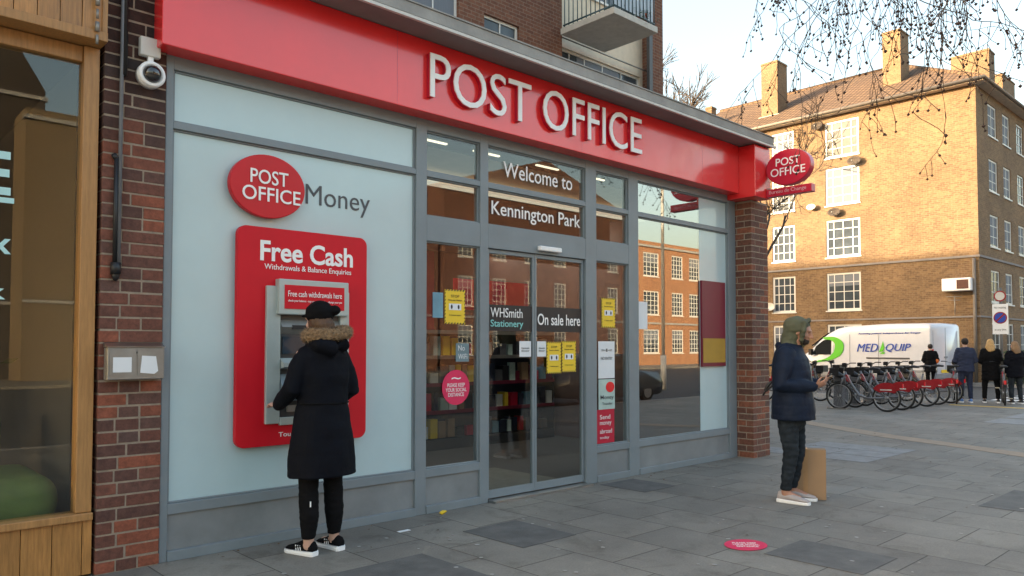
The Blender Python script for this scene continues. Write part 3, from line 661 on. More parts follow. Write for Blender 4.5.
# projecting sign
ps = thing('projecting_sign', 'double red oval and bar sign sticking out from fascia end', 'sign', (9.69, -.6, 3.4))
def ell_x(x0, x1, cy, cz, ry, rz, n=48):
    m = MB(); m.prism([(x1, cy - ry * math.cos(2 * math.pi * k / n), cz + rz * math.sin(2 * math.pi * k / n)) for k in range(n)], (x0 - x1, 0, 0)); return m
obj('oval', ell_x(9.56, 9.68, -.74, 3.90, .315, .24), red2_m, ps, bevel=0.01)
UMY = (0, -1, 0)
text('lettering', [('POST', (9.556, -.575, 3.925), UMY, UZ, .34, .105, .004, .006), ('OFFICE', (9.556, -.50, 3.79), UMY, UZ, .485, .108, .004, .006)], white_m, ps)
obj('bar', bx(9.565, 9.675, -1.06, -.425, 3.53, 3.635), red2_m, ps, bevel=0.006)
text('lettering', [('Bureau de Change', (9.562, -.47, 3.552), UMY, UZ, .52, .062, .003, .0)], M('pink_letter', (.75, .4, .45), .5), ps)
m = MB(); m.tube([(9.62, -.41, 3.88), (9.62, -.50, 3.88)], .012); m.box(9.60, 9.64, -.46, -.41, 3.636, 3.66); obj('bracket', m, steel_m, ps)

# ------------------------------------------------------------------ brick piers
def brickbox(m, x0, x1, y0, y1, z0, z1):
    j = lambda: random.uniform(-.0018, .0018)
    t = min(1, max(0, random.gauss(.5, .38)))
    m.box(x0 + j(), x1 + j(), y0 + j(), y1 + j(), z0 + j(), z1 + j(), t=t)
lp = thing('brick_pier', 'tall sooty brick pier between the wooden shopfront and grey shopfront', 'brick pier', (1.66, 0, 0))
obj('mortar', bx(1.474, 1.868, -.0155, .36, 0, 6.0), mortar_m, lp)
m = MB(); row = 0; z = .005
while z < 5.9:
    y0, y1 = -.019, .09
    cuts = [1.470, 1.470 + (.185 if row % 2 else .13), 1.872] if row % 4 < 3 else [1.470, 1.58, 1.735, 1.872]
    if row % 2 == 0 and random.random() < .5: cuts = [1.470, 1.60, 1.735, 1.872]
    for a, b in zip(cuts[:-1], cuts[1:]): brickbox(m, a, b - (.011 if b < 1.87 else 0), y0, y1, z, z + .0725)
    brickbox(m, 1.470, 1.60, .10, .20, z, z + .0725); brickbox(m, 1.470, 1.60, .21, .355, z, z + .0725)
    z += .0852; row += 1
obj('bricks', m, pier_m, lp, bevel=0.0035)
rp = thing('brick_pier', 'free standing corner brick pier below the red fascia end', 'brick pier', (9.7, -.05, 0))
obj('mortar', bx(9.4935, 9.9305, -.2365, .32, 0, 3.515), mortar_m, rp)
m = MB(); row = 0; z = .006
X0, X1, Y0, Y1 = 9.49, 9.934, -.24, .33
while z < 3.45:
    if row % 2:
        for a, b in ((X0, X0 + .217), (X0 + .228, X1)): brickbox(m, a, b, Y0, Y0 + .10, z, z + .0725)
        for a, b in ((Y0 + .112, Y0 + .325), (Y0 + .336, Y1)):
            brickbox(m, X0, X0 + .10, a, b, z, z + .0725); brickbox(m, X1 - .10, X1, a, b, z, z + .0725)
    else:
        for a, b in ((X0, X0 + .10), (X0 + .112, X0 + .325), (X0 + .336, X1)): brickbox(m, a, b, Y0 + (.0 if a == X0 else 0), Y0 + (.217 if a != X0 + .112 else .10), z, z + .0725)
        for a, b in ((Y0 + .228, Y0 + .44), (Y0 + .451, Y1)):
            brickbox(m, X0, X0 + .10, a, b, z, z + .0725); brickbox(m, X1 - .10, X1, a, b, z, z + .0725)
    z += .0852; row += 1
obj('bricks', m, pier2_m, rp, bevel=0.0035)

# fixtures on left pier
pp = thing('conduit_pipe', 'thin grey conduit pipe with black fitting running down the sooty pier', 'pipe', (1.56, -.04, 2.0))
m = MB(); m.tube([(1.572, -.045, 2.02), (1.572, -.045, 5.2)], .013); obj('pipe', m, M('pipe_grey', (.16, .17, .19), .5), pp)
m = MB(); m.tube([(1.548, -.045, 2.03), (1.548, -.045, 2.78)], .014); m.tube([(1.548, -.045, 2.77), (1.535, -.03, 2.80)], .018); m.cyl((1.556, -.042, 2.03), .032, .08); m.ell((1.556, -.042, 1.985), (.025, .025, .04)); m.tube([(1.59, -.045, 3.35), (1.59, -.045, 5.0)], .017); obj('fitting', m, black_m, pp)
cc = thing('security_camera', 'white dome security camera below its junction box on brick pier', 'security camera', (1.755, -.02, 3.3))
m = MB(); m.box(1.68, 1.815, -.075, -.022, 3.515, 3.645); obj('junction_box', m, offw_m, cc, bevel=.008)
m = MB(); m.cyl((1.752, -.055, 3.385), .088, .07, 'y', 32); m.box(1.735, 1.77, -.06, -.03, 3.46, 3.52); m.torus((1.752, -.092, 3.385), .074, .016, 'y'); obj('housing', m, white_m, cc)
m = MB(); m.ell((1.752, -.095, 3.385), (.062, .06, .062)); obj('dome', m, M('smoked_dome', (.015, .017, .02), .08, coat=1.0), cc)
lb = thing('letterbox', 'steel letterbox with two taped paper notices on brick pier', 'letterbox', (1.67, -.02, 1.28))
m = MB(); m.box(1.498, 1.858, -.11, -.022, 1.285, 1.50); obj('case', m, steel_m, lb, bevel=.006)
m = MB(); m.prism([(1.495, -.022, 1.535), (1.495, -.118, 1.505), (1.495, -.118, 1.5015), (1.495, -.022, 1.5015)], (.366, 0, 0)); obj('lid', m, chrome_m, lb)
obj('flap', bx(1.51, 1.672, -.114, -.1105, 1.315, 1.485), steel_m, lb); obj('flap', bx(1.684, 1.846, -.114, -.1105, 1.315, 1.485), steel_m, lb)
obj('notice', bx(1.53, 1.645, -.1165, -.1145, 1.335, 1.435), paper_m, lb, label='left paper notice')
m = MB(); m.prism([(1.70, -.1145, 1.33), (1.79, -.1145, 1.32), (1.815, -.1145, 1.34), (1.80, -.1145, 1.44), (1.71, -.1145, 1.445)], (0, -.002, 0)); obj('notice', m, paper_m, lb, label='torn right paper notice')
obj('keyhole', bx(1.676, 1.680, -.116, -.111, 1.46, 1.472), black_m, lb)

# ------------------------------------------------------------------ neighbouring wooden shopfront
ws = thing('wooden_shopfront', 'neighbouring shop with varnished wooden boards and a wide dark window', 'shop', (0.3, 0, 0))
m = MB(); x = -6.0
while x < 1.42:
    m.box(x, x + .122, -.125, -.10, 3.575, 4.6); x += .126
obj('fascia_boards', m, wood_m, ws, bevel=.003)
m = MB(); m.box(-6.0, 1.455, -.15, .10, 3.51, 3.572); m.box(1.422, 1.455, -.14, .1, 3.573, 4.6); obj('fascia_trim', m, wood2_m, ws, bevel=.004)
m = MB(); m.box(-6, 1.35, .02, .12, 3.40, 3.505); m.box(1.352, 1.448, .0, .12, .42, 3.505); m.box(-6, 1.45, -.03, .13, .37, .418); m.box(-.95, -.85, .01, .12, .42, 3.40); obj('window_frame', m, wood2_m, ws, bevel=.005)
m = MB(); x = -6.0
while x < 1.42:
    m.box(x, min(x + .168, 1.452), .0, .03, .015, .368); x += .172
obj('stall_riser', m, wood_m, ws, bevel=.003)
wp = obj('window_pane', bx(-6, 1.352, .06, .07, .42, 3.40), glass_m, ws)
text('lettering', [fx('E', .78, .965, 2.455, 2.73, .055, .003, .02), fx('T', .76, .985, 2.25, 2.44, .055, .003, .02), fx('x', .86, .975, 2.085, 2.18, .055, .003, .02), fx('k', .86, .95, 1.80, 1.90, .055, .003, .02)], cyan_text_m, wp)
text('lettering', [fx('MARK', -.2, .72, 2.455, 2.73, .055, .003, .02), fx('DELI', -.2, .70, 2.25, 2.44, .055, .003, .02)], cyan_text_m, wp)
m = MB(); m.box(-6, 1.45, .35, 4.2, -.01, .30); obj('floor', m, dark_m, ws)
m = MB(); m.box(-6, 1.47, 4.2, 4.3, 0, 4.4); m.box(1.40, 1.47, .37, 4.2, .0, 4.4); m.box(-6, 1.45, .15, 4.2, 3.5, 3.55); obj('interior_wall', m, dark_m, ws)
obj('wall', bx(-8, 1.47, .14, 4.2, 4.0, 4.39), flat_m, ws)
m = MB()
for k in range(10): m.tube([(1.385, -.165, 4.3 - k * .085), (1.385, -.165, 4.24 - k * .085)], .009 if k % 2 else .014, n=6)
single('hanging_chain', m, steel_m, 'rusty chain hanging on the wooden fascia boards beside the pier', 'chain')
sf = thing('sofa', 'green rounded sofa seat behind the wooden shop window', 'sofa', (.2, 1.0, .3))
m = MB(); m.box(-1.6, 1.31, .14, 1.05, .31, .66); o = obj('seat', m, green_sofa_m, sf, bevel=.15); o.modifiers['bevel'].segments = 6; o.data.polygons.foreach_set('use_smooth', [True] * 6)
m = MB(); m.box(-1.6, 1.12, 1.05, 1.3, .31, 1.05); obj('backrest', m, green_sofa_m, sf, bevel=.08)
ptd = thing('pot_plant', 'dark leafy pot plant inside the wooden shop window', 'plant', (.6, 2.2, .3))
m = MB(); m.tube([(.6, 2.2, .31), (.6, 2.2, .75)], [.14, .2], n=16); obj('pot', m, black_m, ptd)
m = MB()
for k in range(220):
    c0 = Vector((.6 + random.gauss(0, .22), 2.2 + random.gauss(0, .22), 1.25 + random.gauss(0, .28))); d = Vector((random.gauss(0, 1), random.gauss(0, 1), random.gauss(0, 1))).normalized() * .08; e = d.orthogonal().normalized() * .03
    m.quad(c0 - d, c0 + e, c0 + d, c0 - e)
obj('foliage', m, hedge_m, ptd)

# ------------------------------------------------------------------ flats behind the shop
fl = thing('apartment_block', 'red brown brick flats with balcony rising behind the shop roof', 'building', (2, 7, 0))
YB = 7.0
m = MB(); UB = (1, 0, 0); NB = (0, -1, 0); OB = (0, YB, 0)
wins = [(8.25, 10.22, 7.6, 11.2), (10.95, 12.02, 7.6, 8.90)]
for k in range(1, 6): wins += [(10.22 - 3.9 * k - 1.9, 10.22 - 3.9 * k, 7.6, 9.0)]
wins += [(8.25, 10.22, 12.2, 13.4), (-4.0, -2.0, 10.6, 12.0)]
wins = [(a, b, c, min(d, 9.3 if c < 10 else d)) for a, b, c, d in wins]
wall_open(m, OB, UB, NB, -12, 13.46, 0, 13.6, wins)
wall_open(m, (0, YB + .0, 0), UB, NB, 17.05, 17.6, 0, 13.6, [])
# side walls, back, recess sides
m.quad((17.6, YB, 0), (17.6, 15, 0), (17.6, 15, 13.6), (17.6, YB, 13.6)); m.quad((-12, 15, 0), (-12, YB, 0), (-12, YB, 13.6), (-12, 15, 13.6)); m.quad((17.6, 15, 0), (-12, 15, 0), (-12, 15, 13.6), (17.6, 15, 13.6))
m.quad((13.46, YB, 0), (13.46, YB + .3, 0), (13.46, YB + .3, 13.6), (13.46, YB, 13.6)); m.quad((17.05, YB + .3, 0), (17.05, YB, 0), (17.05, YB, 13.6), (17.05, YB + .3, 13.6))
m.quad((-12, YB, 13.6), (17.6, YB, 13.6), (17.6, 15, 13.6), (-12, 15, 13.6)); obj('wall', m, flat_m, fl)
obj('drainpipe', bx(16.90, 17.045, YB - .06, YB + .04, 0, 13.55), M('dark_pipe', (.06, .06, .065), .5), fl)
for a, b, c, d in wins: window(fl, OB, UB, NB, a, b, c, d, (.36, .68) if b - a > 1.5 else (.5,), (.5,) if d - c > 1.35 else (), curtain=(1, .5) if random.random() < .4 else None)
m = MB(); wall_open(m, (0, YB + .3, 0), UB, NB, 13.46, 17.05, 0, 13.6, [(13.55, 16.95, 7.7, 9.0), (13.6, 16.9, 10.6, 12.4)]); obj('wall', m, cream_m, fl, label='cream rendered balcony recess')
O9 = (0, YB + .3, 0)
window(fl, O9, UB, NB, 13.55, 16.95, 7.7, 9.0, (.17, .34, .55, .78), (), curtain=(.5, .8)); window(fl, O9, UB, NB, 13.6, 16.9, 10.6, 12.4, (.2, .4, .6, .8), ())
bl = obj('balcony', bx(13.4, 15.05, 5.32, YB - .003, 9.1, 9.25), M('pale_render', (.50, .48, .44), .85, var=.15), fl, bevel=.01)
m = MB()
for k in range(12): m.tube([(13.46 + k * .139, 5.38, 9.25), (13.46 + k * .139, 5.38, 10.2)], .012, n=6)
for k in range(12): m.tube([(13.46, 5.38 + k * .139, 9.25), (13.46, 5.38 + k * .139, 10.2)], .012, n=6)
for zz in (9.33, 10.2): m.tube([(13.46, 6.95, zz), (13.46, 5.38, zz), (15.0, 5.38, zz), (15.0, 6.95, zz)], .02, n=6)
obj('railing', m, M('rail_green', (.03, .07, .09), .5), bl)
obj('infill_panel', bx(13.5, 14.97, 5.40, 5.415, 9.35, 10.15), M('reeded_panel', (.5, .58, .66), .5, stretch=(60, 1, 1), var=.3), bl)
m = MB(); m.tube([(13.5, YB + .1, 9.12), (17.0, YB + .1, 9.12)], .02, n=6); obj('rail', m, steel_m, fl)
fp = thing('flower_pot', 'terracotta pot with trailing plant on the balcony corner', 'plant pot', (14.7, 5.5, 9.25))
m = MB(); m.tube([(14.7, 5.52, 9.252), (14.7, 5.52, 9.5)], [.10, .14], n=14); obj('pot', m, M('terracotta', (.35, .09, .05), .8), fp)
m = MB()
for k in range(120):
    c0 = Vector((14.6 + random.gauss(0, .25), 5.42 + random.gauss(0, .06), 9.42 + random.gauss(0, .1))); d = Vector((random.gauss(0, 1), random.gauss(0, 1), random.gauss(0, 1))).normalized() * .05; e = d.orthogonal().normalized() * .02
    m.quad(c0 - d, c0 + e, c0 + d, c0 - e)
obj('foliage', m, hedge_m, fp)

# ------------------------------------------------------------------ corner building across the side street
cb = thing('corner_building', 'four storey golden brick flats with hipped tile roof and chimneys', 'building', (40, 10, 0))
XB, YC = 37.0, 4.6
EZ = 12.9
m = MB(); O1 = (XB, 0, 0); U1 = (0, 1, 0); N1 = (-1, 0, 0)
opsL = []
for zt in (12.60, 10.30, 7.74, 5.13, 2.62):
    for a, b in ((9.60, 11.25), (12.87, 14.10), (15.6, 16.85), (18.2, 19.8)): opsL.append((a, b, zt - 1.83 if zt < 12 else zt - 1.78, zt))
wall_open(m, O1, U1, N1, YC, 21.0, 0, EZ, opsL)
O2 = (0, YC, 0); U2 = (1, 0, 0); N2 = (0, -1, 0); opsR = []
for zt in (12.45, 9.95, 7.45, 4.95, 2.6):
    for a, b in ((38.68, 40.0), (40.92, 42.1), (43.25, 44.4), (46.2, 47.4), (49.2, 50.4), (52.4, 53.6)): opsR.append((a, b, zt - 1.45, zt))
wall_open(m, O2, U2, N2, XB, 56.0, 0, EZ, opsR)
m.quad((56, YC, 0), (56, 21, 0), (56, 21, EZ), (56, YC, EZ)); m.quad((56, 21, 0), (37, 21, 0), (37, 21, EZ), (56, 21, EZ))
obj('wall', m, stock_m, cb)
for i, (a, b, c, d) in enumerate(opsL):
    wide = b - a > 1.4
    rc = random.random()
    blind = (1, 1.0) if (i in (1, 4)) else (None if i in (0, 8) else ((.9, .35) if rc < .5 else None))
    window(cb, O1, U1, N1, a, b, c, d, (.22, .5, .78) if wide else (.25, .5, .75), (.25, .5, .75), depth=.09, bar=.035, fr=.09, curtain=blind)
for a, b, c, d in opsR: window(cb, O2, U2, N2, a, b, c, d, (.5,), (.33, .66), depth=.09, fr=.08, curtain=(.7, .9) if random.random() < .5 else None)
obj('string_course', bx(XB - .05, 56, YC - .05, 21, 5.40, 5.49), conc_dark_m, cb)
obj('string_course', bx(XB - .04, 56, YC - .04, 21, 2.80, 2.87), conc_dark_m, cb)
# roof: hipped, eaves overhang
E0 = 0.42; zr = EZ + .12; rx, rz_ = 42.6, 16.5
m = MB(); A = Vector((XB - E0, YC - E0, zr)); B = Vector((XB - E0, 21 + E0, zr)); Cc = Vector((56, YC - E0, zr)); D = Vector((56, 21 + E0, zr))
r1 = Vector((rx, YC + 5.0, rz_)); r2 = Vector((rx, 21 - .5, rz_)); r3 = Vector((54, YC + 5.0, rz_))
def slope(m, pts):
    m.add(pts, [tuple(range(len(pts)))])
slope(m, [B, A, r1, r2]); slope(m, [A, Cc, r3, r1]); slope(m, [D, B, r2]); slope(m, [Cc, D, r2, r1, r3]); rf = obj('roof', m, tile_m, cb)
obj('eaves', bx(XB - E0 + .02, 56, YC - E0 + .02, 21 + E0, EZ + .0, EZ + .09), M('eaves_white', (.5, .42, .33), .7), cb)
m = MB(); m.tube([(XB - E0 - .05, 21.4, zr - .02), (XB - E0 - .05, YC - E0 - .05, zr - .02), (56, YC - E0 - .05, zr - .02)], .075, n=8); obj('gutter', m, M('gutter_grey', (.16, .14, .12), .6), cb)
m = MB(); m.tube([r2, r1, r3], .12, n=6); m.tube([A, r1], .10, n=6); obj('ridge_tiles', m, tile_m, rf)
def chimney(x0, x1, y0, y1, z0, z1):
    m = MB(); m.box(x0, x1, y0, y1, z0, z1); m.box(x0 - .03, x1 + .03, y0 - .03, y1 + .03, z1 - .12, z1 - .05);
    c = obj('chimney', m, chim_m, rf); 
    obj('flashing', bx(x0 - .12, x1 + .12, y0 - .12, y1 + .12, z0, z0 + .85), M('lead', (.3, .3, .3), .6) if 'lead' not in MATS else MATS['lead'], c)
    return c
chimney(38.6, 39.7, 14.55, 15.5, 13.3, 17.15); chimney(39.0, 40.1, 8.35, 9.2, 13.3, 17.1)
chimney(45.0, 46.0, 6.15, 7.95, 14.2, 17.1); chimney(50.0, 52.5, 6.8, 7.6, 14.4, 17.2); chimney(39, 39.5, 18.9, 19.3, 13.3, 15.7)
m = MB(); m.tube([(XB - .1, YC + .17, 0), (XB - .1, YC + .17, 5.35)], .07, n=8); obj('drainpipe', m, MATS['gutter_grey'], cb)
ac = thing('wall_unit', 'white boxy unit with dark vent fixed to the golden brick wall', 'wall unit', (36.8, 5.3, 3.93))
obj('case', bx(36.55, 36.995, 4.82, 5.95, 3.95, 4.50), white_m, ac, bevel=.03); obj('vent', bx(36.53, 36.548, 4.90, 5.35, 4.03, 4.42), M('vent_brown', (.10, .04, .025), .7), ac)
ta = thing('tv_aerial', 'thin metal aerial below the white wall unit', 'aerial', (36.7, 5.45, 2.9))
m = MB(); m.tube([(36.75, 5.5, 2.9), (36.75, 5.5, 3.75)], .02, n=6); m.tube([(36.75, 5.2, 3.7), (36.75, 5.85, 3.72)], .015, n=5); m.tube([(36.75, 5.28, 3.55), (36.75, 5.75, 3.57)], .015, n=5); obj('mast', m, steel_m, ta)
DG = 'satellite dishes on the golden brick wall'
for i, (y, z, r, mt, lab) in enumerate(((11.55, 12.5, .30, bark_m, 'dark satellite dish under the eaves left of the top wide window'), (9.75, 10.45, .34, bark_m, 'dark satellite dish below the right corner of top wide window'),
     (10.75, 8.1, .32, bark_m, 'dark satellite dish hanging below the second row wide window'), (11.9, 8.5, .24, offw_m, 'white satellite dish left of the wide windows at mid height'), (14.2, 3.6, .34, offw_m, 'pale satellite dish low beside the pier edge'))):
    t = thing('satellite_dish', lab, 'satellite dish', (XB, y, z - r), group=DG)
    m = MB(); n = 20
    rings = []
    for j in range(5):
        rr = r * j / 4; dd = -.16 - .07 * (j / 4) ** 2
        rings.append([(XB + dd, y - rr * math.cos(2 * math.pi * k / n), z + rr * .62 * math.sin(2 * math.pi * k / n)) for k in range(n)])
    vs = [p for q in rings for p in q]; fs = [(a * n + k, a * n + (k + 1) % n, (a + 1) * n + (k + 1) % n, (a + 1) * n + k) for a in range(4) for k in range(n)]
    m.add(vs, fs, True); o = obj('dish', m, mt, t); sd_ = o.modifiers.new('s', 'SOLIDIFY'); sd_.thickness = .015
    m = MB(); m.tube([(XB, y, z - .1), (XB - .16, y, z)], .02, n=6); m.tube([(XB - .2, y, z - r * .5), (XB - .45, y, z - .05)], .012, n=6); m.ell((XB - .45, y, z - .03), (.04, .04, .04), 8, 6); obj('arm', m, steel_m, t)

# hedge and railing beside the corner building
hg = MB()
for k in range(9000):
    c0 = Vector((random.uniform(35.9, 46), random.uniform(2.6, 3.5), 1.35 * random.random() ** .6)); d = Vector((random.gauss(0, 1), random.gauss(0, 1), random.gauss(0, 1))).normalized() * .08; e = d.orthogonal().normalized() * .035
    hg.quad(c0 - d, c0 + e, c0 + d, c0 - e)
single('hedge', hg, hedge_m, 'dark green clipped hedge in front of the corner building', 'hedge')
# unseen block added west of the flats to shade the corner building's lower wall
tr = thing('shade_block', 'unseen brick block added behind the flats to cast shade', 'building', (-6, 40, 0))
m = MB(); m.box(-12, 0, 17.5, 75, 0, 16.5); obj('wall', m, flat_m, tr); obj('roof', bx(-12.2, .2, 17.3, 75.2, 16.5, 16.7), felt_m, tr)

# ------------------------------------------------------------------ across the main road (seen in the glass)
brickmat('dark_brick', (0.06, 0.045, 0.035), (0.045, 0.034, 0.028), (0.06, 0.05, 0.04))
def facade_block(name, label, x0, x1, h, mat, yy=-34.0, wins=True, win_xs=None, depth=12, gable=None, lit=False):
    t = thing(name, label, 'building', ((x0 + x1) / 2, yy, 0))
    ops = []
    if win_xs is None:
        win_xs = []; x = x0 + 1.2
        while x < x1 - 2: win_xs.append((x, x + 1.3)); x += 3.1
    if wins:
        z = 1.0
        while z + 2.6 < h: ops += [(-b, -a, z, z + 2.05) for a, b in win_xs]; z += 3.3
    m = MB(); wall_open(m, (0, yy, 0), (-1, 0, 0), (0, 1, 0), -x1, -x0, 0, h, ops)
    for X_ in (x0, x1): m.quad((X_, yy, 0), (X_, yy - depth, 0), (X_, yy - depth, h), (X_, yy, h))
    m.quad((x0, yy, h), (x1, yy, h), (x1, yy - depth, h), (x0, yy - depth, h))
    if gable:
        m.prism([(x0, yy - .01, h), (x1, yy - .01, h), ((x0 + x1) / 2, yy - .01, h + gable)], (0, -depth, 0))
    obj('wall', m, mat, t); obj('cornice', bx(x0 - .1, x1 + .1, yy - .2, yy + .12, h - .5, h - .32), conc_m, t); obj('cornice', bx(x0, x1, yy - .1, yy + .08, 3.5, 3.65), conc_m, t)
    for a, b, c, d in ops: window(t, (0, yy, 0), (-1, 0, 0), (0, 1, 0), a, b, c, d, (.25, .5, .75) if b - a > 1.5 else (.33, .66), (.2, .4, .6, .8), depth=.1, fr=.10, bar=.05, curtain=(1, .45) if random.random() < .35 else None)
    return t
facade_block('opposite_building', 'sunlit orange brick building with tall white windows reflected in right window', 50.9, 66, 10.6, redb_m, win_xs=[(52.4, 54.6), (56.5, 58.2), (59.2, 60.9), (62.4, 64.1)])
facade_block('opposite_building', 'gabled red brick building reflected in the shop doors', 31, 50.4, 12.5, flat_m, gable=3)
facade_block('opposite_building', 'tan flat topped building reflected in the wooden shop window', 7.3, 18, 12.3, tanb_m, wins=False)
facade_block('opposite_building', 'dark steeply gabled building behind the tan one, reflected at far left', -3.4, 8.55, 13.9, MATS['dark_brick'], yy=-36.5, gable=10, wins=False)
facade_block('opposite_building', 'plain brown brick building opposite the shop', 18.5, 30.5, 9.2, flat_m)
lamp = thing('street_lamp', 'tall pale street lamp across the road, reflected in right window', 'street lamp', (24.3, -11.8, 0))
m = MB(); m.tube([(24.3, -11.8, -.13), (24.3, -11.8, 1.2)], .11); m.tube([(24.3, -11.8, 1.2), (24.3, -11.8, 8.4), (24.3, -11.2, 8.9), (24.3, -10.2, 9.0)], .065); obj('pole', m, offw_m, lamp)
m = MB(); m.box(24.2, 24.4, -10.3, -9.6, 8.93, 9.05); obj('lamp_head', m, steel_m, lamp)

# ------------------------------------------------------------------ vehicles
def ring_loft(m, secs, smooth=True):
    n = len(secs[0]); vs = [p for s in secs for p in s]; fs = []
    for i in range(len(secs) - 1):
        for k in range(n): fs.append((i * n + k, i * n + (k + 1) % n, (i + 1) * n + (k + 1) % n, (i + 1) * n + k))
    fs.append(tuple(range(n))[::-1]); fs.append(tuple(range((len(secs) - 1) * n, len(secs) * n))); m.add(vs, fs, smooth)
def wheel(parent, x, y, r, wdt, axis='x'):
    m = MB(); m.torus((x, y, r), r * .80, r * .20, axis, 30, 8); m.cyl((x, y, r), r * .86, wdt * .8, axis, 28); t = obj('wheel', m, tyre_m, parent, world=False)
    m = MB(); m.cyl((x, y, r), r * .56, wdt * .86, axis, 24)
    obj('rim', m, rim_m, t, world=False)
# van: local x = width (camera side is -x), y = length, nose at +y
van = thing('van', 'white high roof van with green and blue lettering parked behind the hire bikes', 'van', (33.95, 5.03, -.12), R(-15))
def vsec(y, zt, zb, w0, w1):
    # cross section across x at y: rounded roof
    pts = []
    for x, z in ((-w0, zb), (-w0 - .0, zb + .5), (-w0 + .01, zb + (zt - zb) * .55), (-w1 - .035, zt - .20), (-w1, zt - .07), (-w1 + .07, zt - .025), (0, zt), (w1 - .07, zt - .025), (w1, zt - .07), (w1 + .035, zt - .20), (w0 - .01, zb + (zt - zb) * .55), (w0, zb + .5), (w0, zb)):
        pts.append((x, y, z))
    return pts
m = MB()
prof = [(0.0, 2.48, .32), (.06, 2.54, .30), (.3, 2.56, .30), (2.0, 2.58, .28), (3.9, 2.52, .28), (4.4, 2.44, .28), (4.9, 2.24, .28), (5.4, 1.95, .28), (5.85, 1.62, .28), (6.1, 1.42, .28), (6.55, 1.22, .30), (6.8, 1.02, .32), (6.88, .72, .36)]
ring_loft(m, [vsec(y, zt + .06, zb, .98 if y < 6.2 else .98 - (y - 6.2) * .22, .91 if y < 4.6 else max(.74, .91 - (y - 4.6) * .10)) for y, zt, zb in prof])
body = obj('body', m, vanwhite_m, van, world=False)
for yy in (1.05, 5.75):
    for xx in (-.86, .86): wheel(van, xx, yy, .35, .24)
m = MB()
for yy in (1.05, 5.75): m.cyl((-.975, yy, .38), .45, .03, 'x', 28)
obj('wheel_arch', m, black_m, van, world=False)
m = MB(); m.prism([(-.992, 4.72, 1.30), (-.992, 5.75, 1.30), (-.965, 5.55, 1.68), (-.95, 5.15, 1.95), (-.94, 4.72, 2.02)], (.03, 0, 0)); obj('side_window', m, vanglass_m, van, world=False)
m = MB(); m.prism([(-.76, 5.0, 2.26), (.76, 5.0, 2.26), (.84, 5.86, 1.69), (-.84, 5.86, 1.69)], (0, .04, .03)); obj('windscreen', m, vanglass_m, van, world=False)
m = MB(); m.box(-.999, -.985, 3.72, 3.73, .5, 2.2); m.box(-.999, -.985, 2.30, 2.31, .5, 2.2); m.box(-.999, -.985, .12, 5.2, .62, .70); m.box(-.999, -.985, 4.55, 4.56, .5, 2.1); obj('door_seam', m, M('seam_grey', (.25, .26, .28), .5), van, world=False)
m = MB(); m.box(-1.02, -.98, 5.75, 5.8, 1.25, 1.52); m.box(-1.16, -.98, 5.68, 5.82, 1.28, 1.56); obj('mirror', m, black_m, van, world=False)
m = MB(); m.box(-.95, -.80, -.03, .01, .75, 1.55); m.box(.80, .95, -.03, .01, .75, 1.55); m.box(-1.005, -.95, -.03, .10, .75, 1.45); obj('tail_light', m, lampred_m, van, world=False)
m = MB(); m.box(-.95, .95, -.10, 0, .38, .56); obj('bumper', m, MATS['seam_grey'], van, world=False)
m = MB(); m.box(-.006, .006, -.012, .02, .55, 2.42); m.box(-.80, -.79, -.008, .02, .6, 2.3); m.box(.79, .80, -.008, .02, .6, 2.3); m.box(-.10, .10, -.03, .0, 1.2, 1.26); obj('door_gap', m, MATS['seam_grey'], van, world=False)
m = MB(); m.box(-.3, .3, -.03, -.001, .60, .72); obj('number_plate', m, yellow_m, van, world=False)
ML = (0, -1, 0)
def spl(p, n=8):
    out = []
    for i in range(len(p) - 1):
        a = p[max(0, i - 1)]; b = p[i]; c = p[i + 1]; d = p[min(len(p) - 1, i + 2)]
        for k in range(n):
            t = k / n; out.append(tuple(.5 * (2 * b[q] + (c[q] - a[q]) * t + (2 * a[q] - 5 * b[q] + 4 * c[q] - d[q]) * t * t + (3 * b[q] - a[q] - 3 * c[q] + d[q]) * t ** 3) for q in (0, 1)))
    return out + [p[-1]]
oc = spl([(5.15, 2.08), (4.55, 2.10), (4.12, 1.90), (4.04, 1.60), (4.25, 1.25), (4.9, 1.02), (5.8, .92)]); ic = spl([(5.05, 1.98), (4.75, 1.96), (4.52, 1.82), (4.50, 1.60), (4.62, 1.36), (5.0, 1.12), (5.8, .96)])
sw = MB(); n_ = len(oc); sw.add([(-.992, a, b) for a, b in oc] + [(-.992, a, b) for a, b in ic], [(k, k + 1, n_ + k + 1, n_ + k) for k in range(n_ - 1)])
sw = obj('logo_swoosh', sw, lime_m, van, world=False); so = sw.modifiers.new('s', 'SOLIDIFY'); so.thickness = .016; so.offset = 0
text('lettering', [('MED', (-.988, 3.36, 1.44), ML, UZ, 1.04, .34, .012, .0, .3)], blue_m, van, world=False)
text('lettering', [('QUIP', (-.988, 1.96, 1.42), ML, UZ, 1.14, .36, .012, .0, .3)], blue_m, van, world=False)
m = MB(); m.prism([(-.988, 2.28, 1.42), (-.988, 2.08, 1.46), (-.988, 2.02, 1.60), (-.988, 2.08, 1.88), (-.988, 2.17, 1.66)], (-.012, 0, 0)); m.prism([(-.988, 2.24, 1.36), (-.988, 2.06, 1.34), (-.988, 1.99, 1.42), (-.988, 2.10, 1.43)], (-.012, 0, 0))
obj('logo_leaf', m, lime_m, van, world=False)
text('lettering', [('Assisting patient independence for longer', (-.955, 3.30, 2.17), ML, UZ, 2.9, .085, .02, .0, .2)], blue_m, van, world=False)
obj('stripe', bx(-1.001, -.985, .88, 2.90, 1.14, 1.20), MATS['dark_pipe'], van, world=False)
